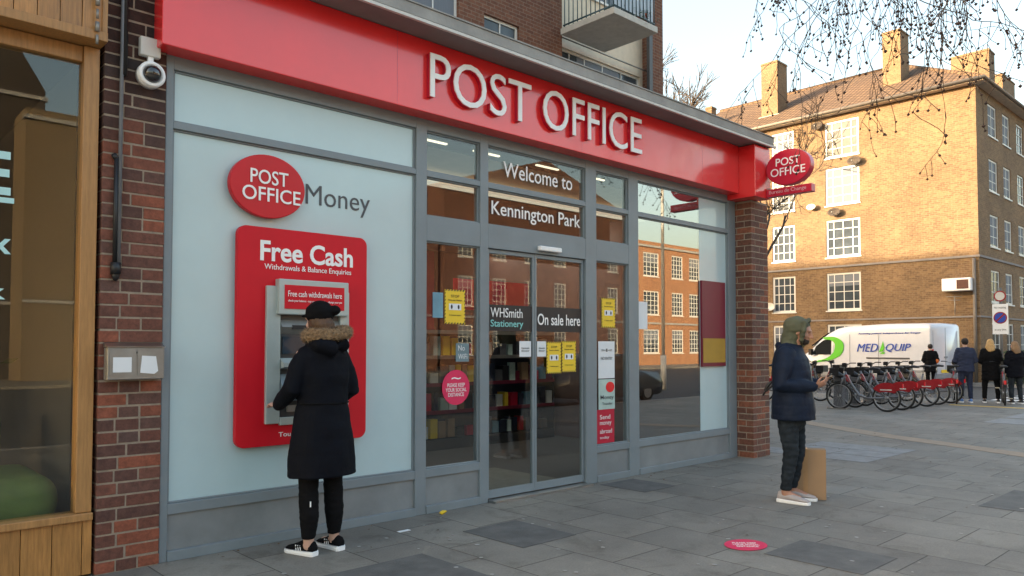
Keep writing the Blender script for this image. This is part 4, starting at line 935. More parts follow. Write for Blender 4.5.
# car, parked by the kerb and seen in the glass
car = thing('parked_car', 'small dark hatchback parked at the kerb, reflected in right window', 'car', (17.1, -9.0, -.122), R(0))
m = MB(); prof = [(-2.0, .95, .30), (-1.9, 1.05, .24), (-1.2, 1.42, .22), (-.3, 1.48, .2), (.4, 1.42, .2), (1.05, 1.0, .2), (1.9, .88, .22), (2.08, .7, .28)]
ring_loft(m, [[(x, y, z) for y, z in ((-.82, zb), (-.86, zb + .3), (-.80, min(zt, .95)), (-.66 if zt > 1.1 else -.72, zt - .05), (-.4, zt), (.4, zt), (.66 if zt > 1.1 else .72, zt - .05), (.80, min(zt, .95)), (.86, zb + .3), (.82, zb))] for x, zt, zb in prof])
obj('body', m, M('car_paint_grey', (.05, .055, .06), .3, coat=.8), car, world=False)
for xx in (-1.3, 1.35):
    for yy in (-.76, .76): wheel(car, xx, yy, .31, .2, 'y')
m = MB(); m.prism([(.45, -.62, 1.40), (.45, .62, 1.40), (1.02, .68, 1.02), (1.02, -.68, 1.02)], (.03, 0, .03)); obj('windscreen', m, vanglass_m, car, world=False)
for s in (-1, 1):
    m = MB(); m.prism([(-1.2, s * .70, 1.36), (.35, s * .70, 1.38), (.9, s * .80, .98), (-1.5, s * .80, .98)], (0, s * .02, 0)); obj('side_window', m, vanglass_m, car, world=False)
    m = MB(); m.ell((2.0, s * .6, .68), (.08, .16, .11)); obj('headlight', m, offw_m, car, world=False)

# ------------------------------------------------------------------ hire bikes and docks
def make_bike(label, group):
    t = thing('hire_bike', label, 'bicycle', (0, 0, 0), 0, group)
    r = .325
    for nm, yy in (('rear', -.55), ('front', .55)):
        m = MB(); m.torus((0, yy, r), r - .02, .023, 'x', 32, 7); wv = obj('wheel', m, tyre_m, t, world=False)
        m = MB(); m.torus((0, yy, r), r - .05, .012, 'x', 32, 5)
        for k in range(14): a = 2 * math.pi * k / 14; m.tube([(.02 if k % 2 else -.02, yy, r), (0, yy + (r - .05) * math.cos(a), r + (r - .05) * math.sin(a))], .0022, n=3)
        m.cyl((0, yy, r), .035, .10, 'x', 10); obj('rim', m, rim_m, wv, world=False)
    m = MB(); m.tube([(0, -.55, r), (0, -.12, .30), (0, .08, .36), (0, .36, .78), (0, .40, .92)], [.02, .03, .035, .032, .025], n=8); m.tube([(0, -.12, .30), (0, -.22, .80)], .022, n=8); m.tube([(0, -.55, r), (0, -.2, .62)], .014, n=6)
    for s in (-.06, .06): m.tube([(s, .55, r), (s * .8, .47, .66), (0, .40, .86)], .014, n=6)
    obj('frame', m, bikegrey_m, t, world=False)
    m = MB()
    for s in (-.045, .045):
        pts = [(s, -.55 + (r + .03) * math.cos(a), r + (r + .03) * math.sin(a)) for a in [R(x) for x in range(35, 150, 10)]]
        pts2 = [(s, -.55 + .20 * math.cos(a), r + .08 + .06 * math.sin(a)) for a in [R(x) for x in range(150, 34, -12)]]
        m.add(pts + pts2, [tuple(range(len(pts) + len(pts2)))])
    mg = obj('mudguard', m, bikered_m, t, world=False)
    m = MB()
    for s in (-.048, .048): m.box(s - .001, s + .001, -.68, -.42, .50, .525)
    obj('lettering_strip', m, offw_m, mg, world=False)
    m = MB(); m.prism([(-.028, .36, .70), (-.028, .395, .84), (-.028, .35, .85), (-.028, .25, .64)], (.056, 0, 0)); obj('frame_cover', m, bikered_m, t, world=False)
    m = MB(); pts = [(0, .55 + (r + .035) * math.cos(a), r + (r + .035) * math.sin(a)) for a in [R(x) for x in range(20, 175, 15)]]
    for a, b in zip(pts[:-1], pts[1:]): m.tube([a, b], (.035, .006), n=6)
    obj('mudguard', m, black_m, t, world=False)
    m = MB(); m.tube([(0, -.22, .80), (0, -.24, .98)], .014, n=8); obj('seat_post', m, chrome_m, t, world=False)
    m = MB(); m.tube([(0, -.38, 1.0), (0, -.28, 1.01), (0, -.08, .99)], [(.09, .03), (.08, .035), (.02, .02)], n=12, round_=True); obj('saddle', m, black_m, t, world=False)
    m = MB(); m.tube([(0, .40, .92), (0, .38, 1.06)], .02, n=8); m.tube([(-.30, .26, 1.12), (-.22, .36, 1.12), (0, .39, 1.06), (.22, .36, 1.12), (.30, .26, 1.12)], .013, n=8); m.box(-.04, .04, .36, .46, 1.03, 1.12); obj('handlebar', m, black_m, t, world=False)
    m = MB(); m.tube([(0, .46, .80), (0, .58, .84)], [(.06, .04), (.13, .08)], n=10); m.box(-.15, .15, .50, .72, .82, .84); m.box(-.15, -.14, .50, .72, .84, 1.0); m.box(.14, .15, .50, .72, .84, 1.0); m.box(-.14, .14, .71, .72, .84, 1.0); obj('basket', m, black_m, t, world=False)
    m = MB(); m.box(-.028, .028, -.92, -.895, .56, .66); obj('rear_light', m, lampred_m, t, world=False)
    m = MB(); m.cyl((.07, -.1, .30), .09, .01, 'x', 16); m.tube([(.06, -.1, .30), (.11, -.02, .16)], .01, n=5); m.box(.10, .2, -.06, .02, .15, .17); m.tube([(-.06, -.1, .30), (-.11, -.18, .44)], .01, n=5); m.box(-.2, -.10, -.22, -.14, .43, .45); obj('crank', m, chrome_m, t, world=False)
    return t
BG = 'red hire bikes docked in a row'
bxs = [18.56, 19.32, 20.03, 20.95, 21.80, 22.70]
blabs = ['nearest and leftmost docked red hire bike', 'second docked hire bike from the left in the row', 'third docked hire bike from the left in the row', 'third docked hire bike counting from the right end of the row', 'docked hire bike next to the right end of the row', 'rightmost docked hire bike at the end of the row']
bike0 = make_bike(blabs[0], BG); bike0.location = (bxs[0], 2.03, 0); bike0.rotation_euler = (0, 0, R(1))
for x, lb_ in zip(bxs[1:], blabs[1:]): dup(bike0, (x + random.uniform(-.05, .05), 2.03 + random.uniform(-.08, .06), 0), R(random.uniform(-7, 7)), lb_)
for k, x in enumerate((19.9, 21.0, 22.1)): 
    b = dup(bike0, (x, 4.75, 0), R(180 + random.uniform(-4, 4)), ['left', 'middle', 'right'][k] + ' one of three hire bikes facing us behind the front row'); b['group'] = 'hire bikes behind the front row'
def make_dock(label):
    t = thing('docking_post', label, 'docking post', (0, 0, 0), 0, 'grey docking posts holding the hire bikes')
    m = MB(); m.prism([(-.09, -.10, 0), (-.09, .14, 0), (-.09, .10, .82), (-.09, -.02, .86), (-.09, -.10, .72)], (.18, 0, 0)); obj('post', m, bikegrey_m, t, world=False, bevel=.015)
    m = MB(); m.box(-.16, .16, -.2, .25, .0, .03); obj('base', m, steel_m, t, world=False)
    m = MB(); m.box(-.05, .05, -.108, -.10, .62, .74); obj('keypad', m, black_m, t, world=False)
    return t
dnames = ['nearest', 'second', 'third', 'fourth', 'fifth', 'farthest']
d0 = None
for x, nm in zip(bxs, dnames):
    lab = nm + ' grey docking post in the row of red hire bikes'
    if d0 is None: d0 = make_dock(lab); d0.location = (x + .12, 2.62, 0)
    else: dup(d0, (x + .3, 2.95, 0), 0, lab)

# ------------------------------------------------------------------ sign pole
sp = thing('sign_pole', 'pole with round sign above a blue no waiting plate at the kerb', 'road sign', (24.3, .6, 0))
m = MB(); m.tube([(24.32, .6, 0), (24.32, .6, 3.15)], .035, n=10); obj('pole', m, M('pole_grey', (.12, .12, .12), .5), sp)
m = MB(); m.cyl((24.27, .6, 2.92), .15, .01, 'x', 28); o = obj('round_plate', m, bikered_m, sp)
m = MB(); m.cyl((24.262, .6, 2.92), .115, .008, 'x', 28); obj('plate_face', m, offw_m, o)
m = MB(); m.box(24.268, 24.275, .41, .79, 1.87, 2.70); o = obj('plate', m, white_m, sp)
m = MB(); m.cyl((24.264, .6, 2.32), .165, .006, 'x', 28); obj('ring', m, bikered_m, o)
m = MB(); m.cyl((24.260, .6, 2.32), .135, .006, 'x', 28); obj('disc', m, blue_m, o)
m = MB(); mt = Matrix.Translation((24.2565, .6, 2.32)) @ Matrix.Rotation(R(45), 4, 'X'); m.box(-.002, .002, -.02, .02, -.14, .14, mat=mt); obj('bar', m, bikered_m, o)
text('lettering', [('No waiting', (24.266, .74, 2.56), UMY, UZ, .28, .07, .003, .0), ('at any time', (24.266, .74, 1.95), UMY, UZ, .28, .07, .003, .0)], lgrey_text_m, o)

# ------------------------------------------------------------------ floor sticker, box, litter
fs_ = thing('floor_sticker', 'crimson oval sticker stuck on the pavement with white wording', 'floor sticker', (5.295, -2.53, 0))
m = MB(); m.prism([(5.295 + .175 * math.cos(2 * math.pi * k / 40), -2.535 + .15 * math.sin(2 * math.pi * k / 40), .005) for k in range(40)], (0, 0, .0015)); obj('sheet', m, pink_m, fs_)
ru = Vector((.70, -.714, 0)); fu = Vector((.714, .70, 0)); fc = Vector((5.295, -2.535, .007))
text('lettering', [('PLEASE KEEP', fc - ru * .09 + fu * .03, ru, fu, .18, .035, .001, .0), ('YOUR SOCIAL', fc - ru * .10 - fu * .02, ru, fu, .20, .035, .001, .0), ('DISTANCE', fc - ru * .08 - fu * .07, ru, fu, .16, .035, .001, .0)], white_m, fs_)
cbx = thing('cardboard_parcel', 'flat brown cardboard parcel standing on end behind the waiting man', 'parcel', (7.36, -1.98, 0))
m = MB(); mt = Matrix.Translation((7.36, -2.0, .0)) @ Matrix.Rotation(R(-60), 4, 'Z') @ Matrix.Rotation(R(3), 4, 'X'); m.box(-.19, .19, -.05, .05, .004, .50, mat=mt); obj('carton', m, card_m, cbx, bevel=.004)
m = MB(); m.box(-.022, .022, -.0525, .0525, .002, .503, mat=mt); obj('tape', m, M('brown_tape', (.36, .21, .10), .3), cbx)
m = MB(); m.box(3.61, 3.72, -.41, -.37, .001, .004, mat=Matrix.Identity(4)); 
single('paper_scrap', m, paper_m, 'small white paper scrap on the pavement near the cash machine', 'litter')
m = MB(); mt = Matrix.Translation((4.30, -.09, .012)) @ Matrix.Rotation(R(30), 4, 'Z') @ Matrix.Rotation(R(20), 4, 'X'); m.box(-.045, .03, -.015, .015, -.006, .012, mat=mt); m.box(.03, .075, -.01, .012, -.008, .004, mat=mt)
single('crumpled_wrapper', m, yellow_m, 'crumpled yellow wrapper on the pavement against the shopfront', 'litter', bevel=.003)
lv = MB()
for k in range(60):
    x = random.uniform(2, 14); y = -random.random() ** 2.2 * 3.5 - .05
    if k < 25: y = -random.uniform(.03, .2)
    a = random.uniform(0, 6.28); r_ = random.uniform(.008, .02); p = Vector((x, y, .004)); d = Vector((math.cos(a), math.sin(a), 0)) * r_; e = Vector((-math.sin(a), math.cos(a), .2)) * r_ * .5
    lv.quad(p - d, p + e + Vector((0, 0, .004)), p + d, p - e + Vector((0, 0, .003)))
tag(obj('leaf_litter', lv, M('dry_leaf', (.16, .09, .04), .9)), 'scattered dry leaf crumbs and grit on the pavement', 'leaf litter', kind='stuff')

gs = MB()
for k in range(170):
    x = random.uniform(2.0, 16.0); y = random.uniform(-5.2, -.2) if x > 4 else random.uniform(-2.5, -.3); r_ = random.uniform(.008, .020)
    gs.prism([(x + r_ * math.cos(q * math.pi / 4) * random.uniform(.8, 1.2), y + r_ * math.sin(q * math.pi / 4) * random.uniform(.8, 1.2), .0047) for q in range(8)], (0, 0, .0012))
tag(obj('gum_spots', gs, M('old_gum', (.36, .35, .33), .8, var=.4, scale=2)), 'old trodden chewing gum spots scattered over the paving', 'gum spots', kind='stuff')

# ------------------------------------------------------------------ people
def hand(m, wr, d, nrm, side, curl=35, sc_=1.0, thumb=True):
    """wr wrist, d direction of the hand, nrm palm normal (fingers curl towards it), side = towards the thumb"""
    d = Vector(d).normalized(); nrm = Vector(nrm); nrm = (nrm - d * nrm.dot(d)).normalized(); sd = d.cross(nrm).normalized()
    if sd.dot(Vector(side)) < 0: sd = -sd
    wr = Vector(wr); s = sc_
    m.tube([wr - d * .02, wr + d * .03 * s, wr + d * .085 * s], [(.026 * s, .019 * s), (.036 * s, .016 * s), (.041 * s, .014 * s)], n=12, round_=True, ref=sd)
    for k, (off, ln) in enumerate(((.030, .068), (.010, .078), (-.010, .072), (-.029, .058))):
        p = wr + d * .085 * s + sd * off * s; pts = [p - d * .02, p]; dd = d.copy()
        for j in range(3):
            ang = R(curl * (.6 + .35 * j) + k * 3); dd = (d * math.cos(ang) + nrm * math.sin(ang)); p = p + dd * (ln * s * (.45, .32, .26)[j]); pts.append(p)
        m.tube(pts, [.0095 * s, .0095 * s, .0088 * s, .008 * s, .007 * s], n=8, round_=True)
    if thumb:
        b = wr + d * .025 * s + sd * .028 * s; t1 = b + (sd * .75 + d * .65 + nrm * .25).normalized() * .04 * s; t2 = t1 + (d * .9 + nrm * .45 + sd * .1).normalized() * .032 * s
        m.tube([b - sd * .01, b, t1, t2], [.012 * s, .0125 * s, .0105 * s, .0085 * s], n=8, round_=True)
def head(m, c, fwd=(0, 1, 0), s=1.0, tilt=0):
    """c = centre of the skull; fwd = face direction"""
    fwd = Vector(fwd).normalized(); up = Vector((0, 0, 1)); rt = fwd.cross(up).normalized(); up = rt.cross(fwd)
    mt = Matrix((rt, fwd, up)).transposed()
    P = lambda x, y, z: Vector(c) + mt @ Vector((x * s, y * s, z * s))
    m.ell(c, (.076 * s, .096 * s, .098 * s), 20, 14, mt)
    m.ell(P(0, .022, -.055), (.060 * s, .070 * s, .062 * s), 16, 10, mt)
    m.ell(P(0, .070, -.098), (.026 * s, .022 * s, .020 * s), 12, 8, mt)       # chin
    m.tube([P(0, .090, .018), P(0, .112, -.020), P(0, .117, -.032)], [.008 * s, .012 * s, .014 * s], n=10, round_=True)   # nose
    m.tube([P(-.02, .098, -.036), P(.02, .098, -.036)], .009 * s, n=8, round_=True)
    m.tube([P(-.021, .088, -.062), P(0, .098, -.060), P(.021, .088, -.062)], .0075 * s, n=8, round_=True)   # lips
    m.tube([P(-.045, .080, .026), P(0, .094, .024), P(.045, .080, .026)], .010 * s, n=8, round_=True)    # brow
    for k in (-1, 1):
        m.ell(P(k * .078, -.008, -.012), (.010 * s, .022 * s, .033 * s), 10, 8, mt)
        m.ell(P(k * .042, .058, -.030), (.026 * s, .028 * s, .028 * s), 10, 8, mt)
    return P
def shoe(parent, c, yaw, up_m, sole_m, L_=.275, stripes=False, nm='shoe'):
    mt = Matrix.Translation(c) @ Matrix.Rotation(yaw, 4, 'Z')
    m = MB(); secs = []
    for y, w_, z0, z1 in ((-.5, .030, .024, .075), (-.47, .037, .024, .105), (-.3, .041, .024, .112), (-.12, .043, .024, .108), (.08, .046, .024, .084), (.28, .048, .024, .064), (.43, .041, .026, .052), (.5, .022, .03, .040)):
        secs.append([mt @ Vector((w_ * math.cos(a) * (1 if math.sin(a) < .3 else .82), y * L_, z0 + (z1 - z0) * (.5 + .5 * math.sin(a)))) for a in [2 * math.pi * k / 14 for k in range(14)]])
    ring_loft(m, secs); o = obj(nm, m, up_m, parent, world=False)
    m = MB(); secs = []
    for y, w_, zt in ((-.53, .028, .034), (-.48, .040, .036), (-.2, .042, .032), (.1, .047, .030), (.35, .048, .028), (.48, .036, .028), (.53, .016, .028)):
        secs.append([mt @ Vector(p) for p in ((-w_, y * L_, .002), (-w_ - .003, y * L_, zt * .6), (-w_, y * L_, zt), (w_, y * L_, zt), (w_ + .003, y * L_, zt * .6), (w_, y * L_, .002))])
    ring_loft(m, secs, False); obj('sole', m, sole_m, o, world=False)
    if stripes:
        m = MB()
        for s in (-1, 1):
            for k in range(3):
                y = -.045 + k * .022; m.prism([mt @ Vector((s * .0425, y, .034)), mt @ Vector((s * .0425, y + .007, .034)), mt @ Vector((s * .037, y + .018, .072)), mt @ Vector((s * .037, y + .011, .072))], (mt.to_3x3() @ Vector((s * .004, 0, 0))))
        obj('stripe', m, white_m, o, world=False)
    return o
def groove(amp, pitch, z0=0, z1=9):
    def f(co, n):
        if not z0 < co.z < z1 or abs(n.z) > .8: return 0
        wv = mnoise.noise(co * 6) * .02; t = ((co.z + wv + mnoise.noise(co * 14) * .006) % pitch) / pitch
        return amp * (math.sin(math.pi * t) ** .6 - 1) + mnoise.noise(co * 22) * amp * .5
    return f
def wrinkle(amp, sc_=9):
    def f(co, n): return amp * mnoise.noise(Vector((co.x * sc_, co.y * sc_, co.z * sc_ * 2.2)))
    return f

# woman at the cash machine: local +y faces the machine
wo = thing('person', 'woman in long black padded coat with fur trimmed hood using the cash machine', 'person', (2.85, -.50, 0))
b = MB()
FW = Vector((-.22, 1, -.12)).normalized()
P = head(b, (-.015, .03, 1.70), FW, 1.0)
b.tube([(0, -.01, 1.46), (-.005, .0, 1.60)], [.058, .052], n=14, round_=True)
b.tube([(0, 0, .92), (0, 0, 1.10), (0, 0, 1.30), (0, 0, 1.45)], [(.165, .11), (.13, .095), (.155, .105), (.16, .08)], n=20, round_=True)
LG = [(-.085, 0, .90), (-.105, .0, .50), (-.115, -.035, .28), (-.118, -.035, .07)], [(.085), (.058), (.056), (.034)]
RG = [(.085, 0, .90), (.10, .005, .50), (.105, -.005, .28), (.108, 0, .07)], [(.085), (.058), (.056), (.034)]
for pts, rr in (LG, RG): b.tube(pts, rr, n=14, round_=True)
for pts, e in ((LG[0], (-.13, .10, .045)), (RG[0], (.105, .14, .045))): b.tube([pts[-1], e], [.034, .026], n=10, round_=True)
LA = [(-.165, 0, 1.44), (-.250, -.01, 1.20), (-.250, .20, 1.07)]; RA = [(.165, 0, 1.44), (.235, -.02, 1.18), (.165, .19, 1.08)]
for A_ in (LA, RA): b.tube(A_, [.050, .040, .027], n=12, round_=True)
hand(b, LA[2], (.05, .9, .12), (.1, .1, -1), (1, 0, 0), 30); hand(b, RA[2], (-.35, .8, .12), (-.2, .1, -1), (-1, 0, 0), 35)
me = remesh(b, .0055, 2); obj('body', me, skinlt_m, wo, world=False)
c = MB()
c.tube([(0, -.01, .565), (0, -.01, .75), (-.003, -.01, .95), (0, -.01, 1.10), (.0, -.012, 1.30), (0, -.012, 1.43), (0, -.01, 1.51), (0, -.005, 1.585)],
       [(.262, .200), (.250, .192), (.222, .172), (.190, .150), (.200, .152), (.196, .135), (.150, .108), (.085, .08)], n=28, round_=False)
for A_, s in ((LA, -1), (RA, 1)):
    A2 = [Vector(A_[0]) - Vector((s * .03, 0, -.0)), Vector(A_[0]) + (Vector(A_[1]) - Vector(A_[0])) * .5, Vector(A_[1]), Vector(A_[1]) + (Vector(A_[2]) - Vector(A_[1])) * .5, Vector(A_[1]) + (Vector(A_[2]) - Vector(A_[1])) * .93]
    c.tube(A2, [.078, .072, .066, .060, .046], n=16, round_=True)
# hood lying on the back
c.tube([(-.11, -.03, 1.54), (-.09, -.13, 1.52), (0, -.165, 1.49), (.09, -.13, 1.52), (.11, -.03, 1.54)], [.042, .055, .062, .055, .042], n=12, round_=True)
me = remesh(c, .010, 6, lambda co, n: groove(.0028, .12, .58, 1.42)(co, n) + mnoise.noise(co * 9) * .009); obj('coat', me, puffer_m, wo, world=False)
obj('belt_seam', (lambda m: (m.tube([(.196 * math.cos(a), -.01 + .156 * math.sin(a), 1.095) for a in [R(190 + k * 16) for k in range(11)]], .006, n=5), m)[1])(MB()), blackcloth_m, wo, world=False)
f = MB()
for k in range(15):
    a0 = R(150 + k * 17.2); p = Vector((.02 + .142 * math.cos(a0), -.03 + .118 * math.sin(a0), 1.60 + .025 * math.cos(a0 - .3)))
    f.ell(p, (.046, .046, .040), 10, 8)
f.tube([(.02 + .142 * math.cos(R(150 + k * 20)), -.03 + .118 * math.sin(R(150 + k * 20)), 1.60) for k in range(13)], .035, n=10, round_=True)
me = remesh(f, .007, 2, lambda co, n: mnoise.noise(co * 60) * .014 + mnoise.noise(co * 130) * .006)
furo = obj('hood_fur', me, fur_m, wo, world=False)
tf = MB()
vs = [(v.co.copy(), v.normal.copy()) for v in me.vertices]
for k in range(5200):
    co, n = random.choice(vs); d = (n + Vector((random.gauss(0, .5), random.gauss(0, .5), random.gauss(0, .5) - .2))).normalized() * random.uniform(.012, .028); e = d.orthogonal().normalized() * .0016
    tf.add([co - e, co + e, co + d], [(0, 1, 2)])
obj('fur_strands', tf, fur_m, furo, world=False)
h = MB(); h.ell((-.015, .005, 1.685), (.088, .10, .10), 16, 12); h.tube([(-.01, -.05, 1.66), (0, -.075, 1.58)], [.07, .05], n=12, round_=True)
me = remesh(h, .007, 2, lambda co, n: mnoise.noise(Vector((co.x * 80, co.y * 80, co.z * 8))) * .006); obj('hair', me, hair_m, wo, world=False)
h = MB(); h.ell((-.015, .015, 1.755), (.103, .118, .092), 20, 14); h.ell((.055, -.075, 1.775), (.045, .045, .04), 12, 8); h.tube([(-.10, .10, 1.735), (-.02, .16, 1.73), (.06, .13, 1.735)], [(.02, .012), (.03, .014), (.02, .012)], n=10, round_=True)
me = remesh(h, .007, 3, wrinkle(.006, 14)); obj('hat', me, blackcloth_m, wo, world=False)
l = MB()
for pts, rr in (LG, RG): l.tube([Vector(p) for p in pts[:-1]] + [Vector(pts[-1]) + Vector((0, 0, .055))], [r_ + .014 for r_ in rr], n=18, round_=False)
l.tube([(0, 0, .80), (0, 0, .95)], [(.17, .12), (.17, .12)], n=20, round_=True)
me = remesh(l, .007, 3, wrinkle(.005, 16)); lg = obj('leggings', me, blackcloth_m, wo, world=False)
m = MB(); m.box(-.142, -.134, -.098, -.093, .36, .40); obj('logo_patch', m, white_m, lg, world=False)
m = MB()
m.prism([(-.133, -.101, .345), (-.127, -.101, .345), (-.132, -.101, .395), (-.139, -.101, .39)], (0, .012, 0))
shoe(wo, (-.130, .055, 0), R(16), blackcloth_m, white_m, .275, True); shoe(wo, (.112, .065, 0), R(6), blackcloth_m, white_m, .275, True)

# man waiting, looking at his phone
mn = thing('person', 'man in navy padded jacket and olive hood looking at his phone', 'person', (7.14, -1.98, 0), math.atan2(-.97, .25) - math.pi / 2)
b = MB()
HD = Vector((0, 1, -.30)).normalized()
P = head(b, (0, .095, 1.66), HD, 1.0)
b.tube([(0, .0, 1.42), (0, .055, 1.58)], [.065, .058], n=14, round_=True)
b.tube([(0, 0, .88), (0, 0, 1.08), (0, 0, 1.30), (0, -.01, 1.42)], [(.17, .12), (.155, .115), (.18, .12), (.17, .085)], n=20, round_=True)
L1 = [(-.09, 0, .86), (-.105, .03, .49), (-.11, -.03, .09)]; R1 = [(.09, -.02, .86), (.10, .01, .49), (.10, -.045, .09)]
for A_ in (L1, R1): b.tube(A_, [.09, .062, .04], n=14, round_=True); b.tube([A_[-1], Vector(A_[-1]) + Vector((0, .13, -.04))], [.036, .028], n=10, round_=True)
LA = [(-.19, -.01, 1.42), (-.255, -.02, 1.14), (-.09, .23, 1.15)]; RA = [(.19, -.01, 1.42), (.255, -.04, 1.14), (.10, .24, 1.13)]
for A_ in (LA, RA): b.tube(A_, [.055, .044, .029], n=12, round_=True)
hand(b, LA[2], (.30, .75, .25), (.3, -.1, 1), (1, 0, .3), 42); hand(b, RA[2], (-.30, .7, .3), (-.6, -.4, .7), (-.3, -.3, .6), 48)
me = remesh(b, .0055, 2); bo = obj('body', me, skin_m, mn, world=False)
m = MB()
for k in (-1, 1): m.ell(P(k * .030, .083, .006), (.011, .007, .0065), 10, 8)
obj('eyes', m, M('eye_dark', (.02, .015, .012), .2), mn, world=False)
m = MB(); m.ell(P(0, .062, -.088), (.052, .045, .036), 14, 10); m.tube([P(-.05, .03, -.055), P(-.03, .082, -.085), P(.03, .082, -.085), P(.05, .03, -.055)], .018, n=8, round_=True)
me = remesh(m, .006, 2, wrinkle(.004, 60)); obj('beard', me, beard_m, mn, world=False)
c = MB()
c.tube([(0, .015, .80), (0, .015, .92), (0, .01, 1.08), (0, .005, 1.25), (0, -.005, 1.38), (0, -.01, 1.46), (0, .01, 1.545)],
       [(.232, .205), (.238, .205), (.23, .185), (.238, .185), (.235, .165), (.18, .13), (.10, .10)], n=28)
for A_, s in ((LA, -1), (RA, 1)):
    a0, a1, a2 = [Vector(p) for p in A_]; c.tube([a0 - Vector((s * .03, 0, 0)), a0 + (a1 - a0) * .5, a1, a1 + (a2 - a1) * .5, a1 + (a2 - a1) * .92], [.095, .090, .082, .07, .052], n=16, round_=True)
c.tube([(-.09, -.06, 1.50), (0, -.115, 1.52), (.09, -.06, 1.50)], .04, n=10, round_=True)
me = remesh(c, .009, 5, lambda co, n: groove(.0025, .085, .84, 1.44)(co, n) + mnoise.noise(co * 10) * .008); jk = obj('jacket', me, navy_m, mn, world=False)
m = MB(); m.tube([(.0, .217, .82), (0, .212, .92), (0, .195, 1.08), (0, .188, 1.25), (0, .165, 1.38)], .006, n=6); obj('zip', m, steel_m, jk, world=False)
h = MB()
h.ell((0, .052, 1.700), (.106, .126, .110), 22, 16); h.tube([(0, .02, 1.66), (0, -.005, 1.57), (0, -.01, 1.48)], [(.096, .090), (.094, .090), (.12, .10)], n=20, round_=True)
h.tube([(-.076, .150, 1.745), (-.094, .140, 1.66), (-.075, .115, 1.575), (0, .11, 1.52), (.075, .115, 1.575), (.094, .140, 1.66), (.076, .150, 1.745), (0, .172, 1.765), (-.076, .150, 1.745)], .024, n=10)
me = remesh(h, .007, 3, wrinkle(.008, 14))
# open the hood at the face: the face stands forward of the cloth
obj('hood', me, olive_m, mn, world=False)
f = MB(); 
j = MB()
for A_ in (L1, R1): 
    a0, a1, a2 = [Vector(p) for p in A_]; j.tube([a0, a0 + (a1 - a0) * .5, a1, a1 + (a2 - a1) * .5, a2 + Vector((0, 0, .03))], [.108, .088, .072, .060, .052], n=18)
j.tube([(0, 0, .80), (0, 0, .95)], [(.18, .135), (.18, .135)], n=20, round_=True)
me = remesh(j, .008, 3, wrinkle(.011, 13)); obj('jeans', me, denim_m, mn, world=False)
shoe(mn, (-.112, .045, 0), R(4), shoegrey_m, white_m, .30); shoe(mn, (.104, .03, 0), R(-8), shoegrey_m, white_m, .30)
ph = thing('phone', 'dark phone held in the hands of the man in the olive hood', 'phone', (7.14, -1.98, 0), math.atan2(-.97, .25) - math.pi / 2)
mt = Matrix.Translation((.005, .315, 1.205)) @ Matrix.Rotation(R(-52), 4, 'X'); m = MB(); m.box(-.036, .036, -.004, .004, -.072, .072, mat=mt); obj('case', m, black_m, ph, world=False, bevel=.003)
m = MB(); m.box(-.033, .033, -.0052, -.0045, -.066, .066, mat=mt); obj('screen', m, M('phone_screen', (.05, .08, .1), .1, coat=1), ph, world=False)
bs = thing('bag_strap', 'short black strap end hanging at the back of the hooded man', 'strap', (7.14, -1.98, 0), math.atan2(-.97, .25) - math.pi / 2)
m = MB(); m.tube([(.05, -.18, 1.16), (.06, -.215, 1.12), (.06, -.235, 1.08)], [(.010, .014), (.012, .018), (.014, .014)], n=8, round_=True); m.tube([(.06, -.17, 1.12), (.06, -.24, 1.06), (.06, -.255, 1.03)], .010, n=8, round_=True); obj('strap', m, black_m, bs, world=False)

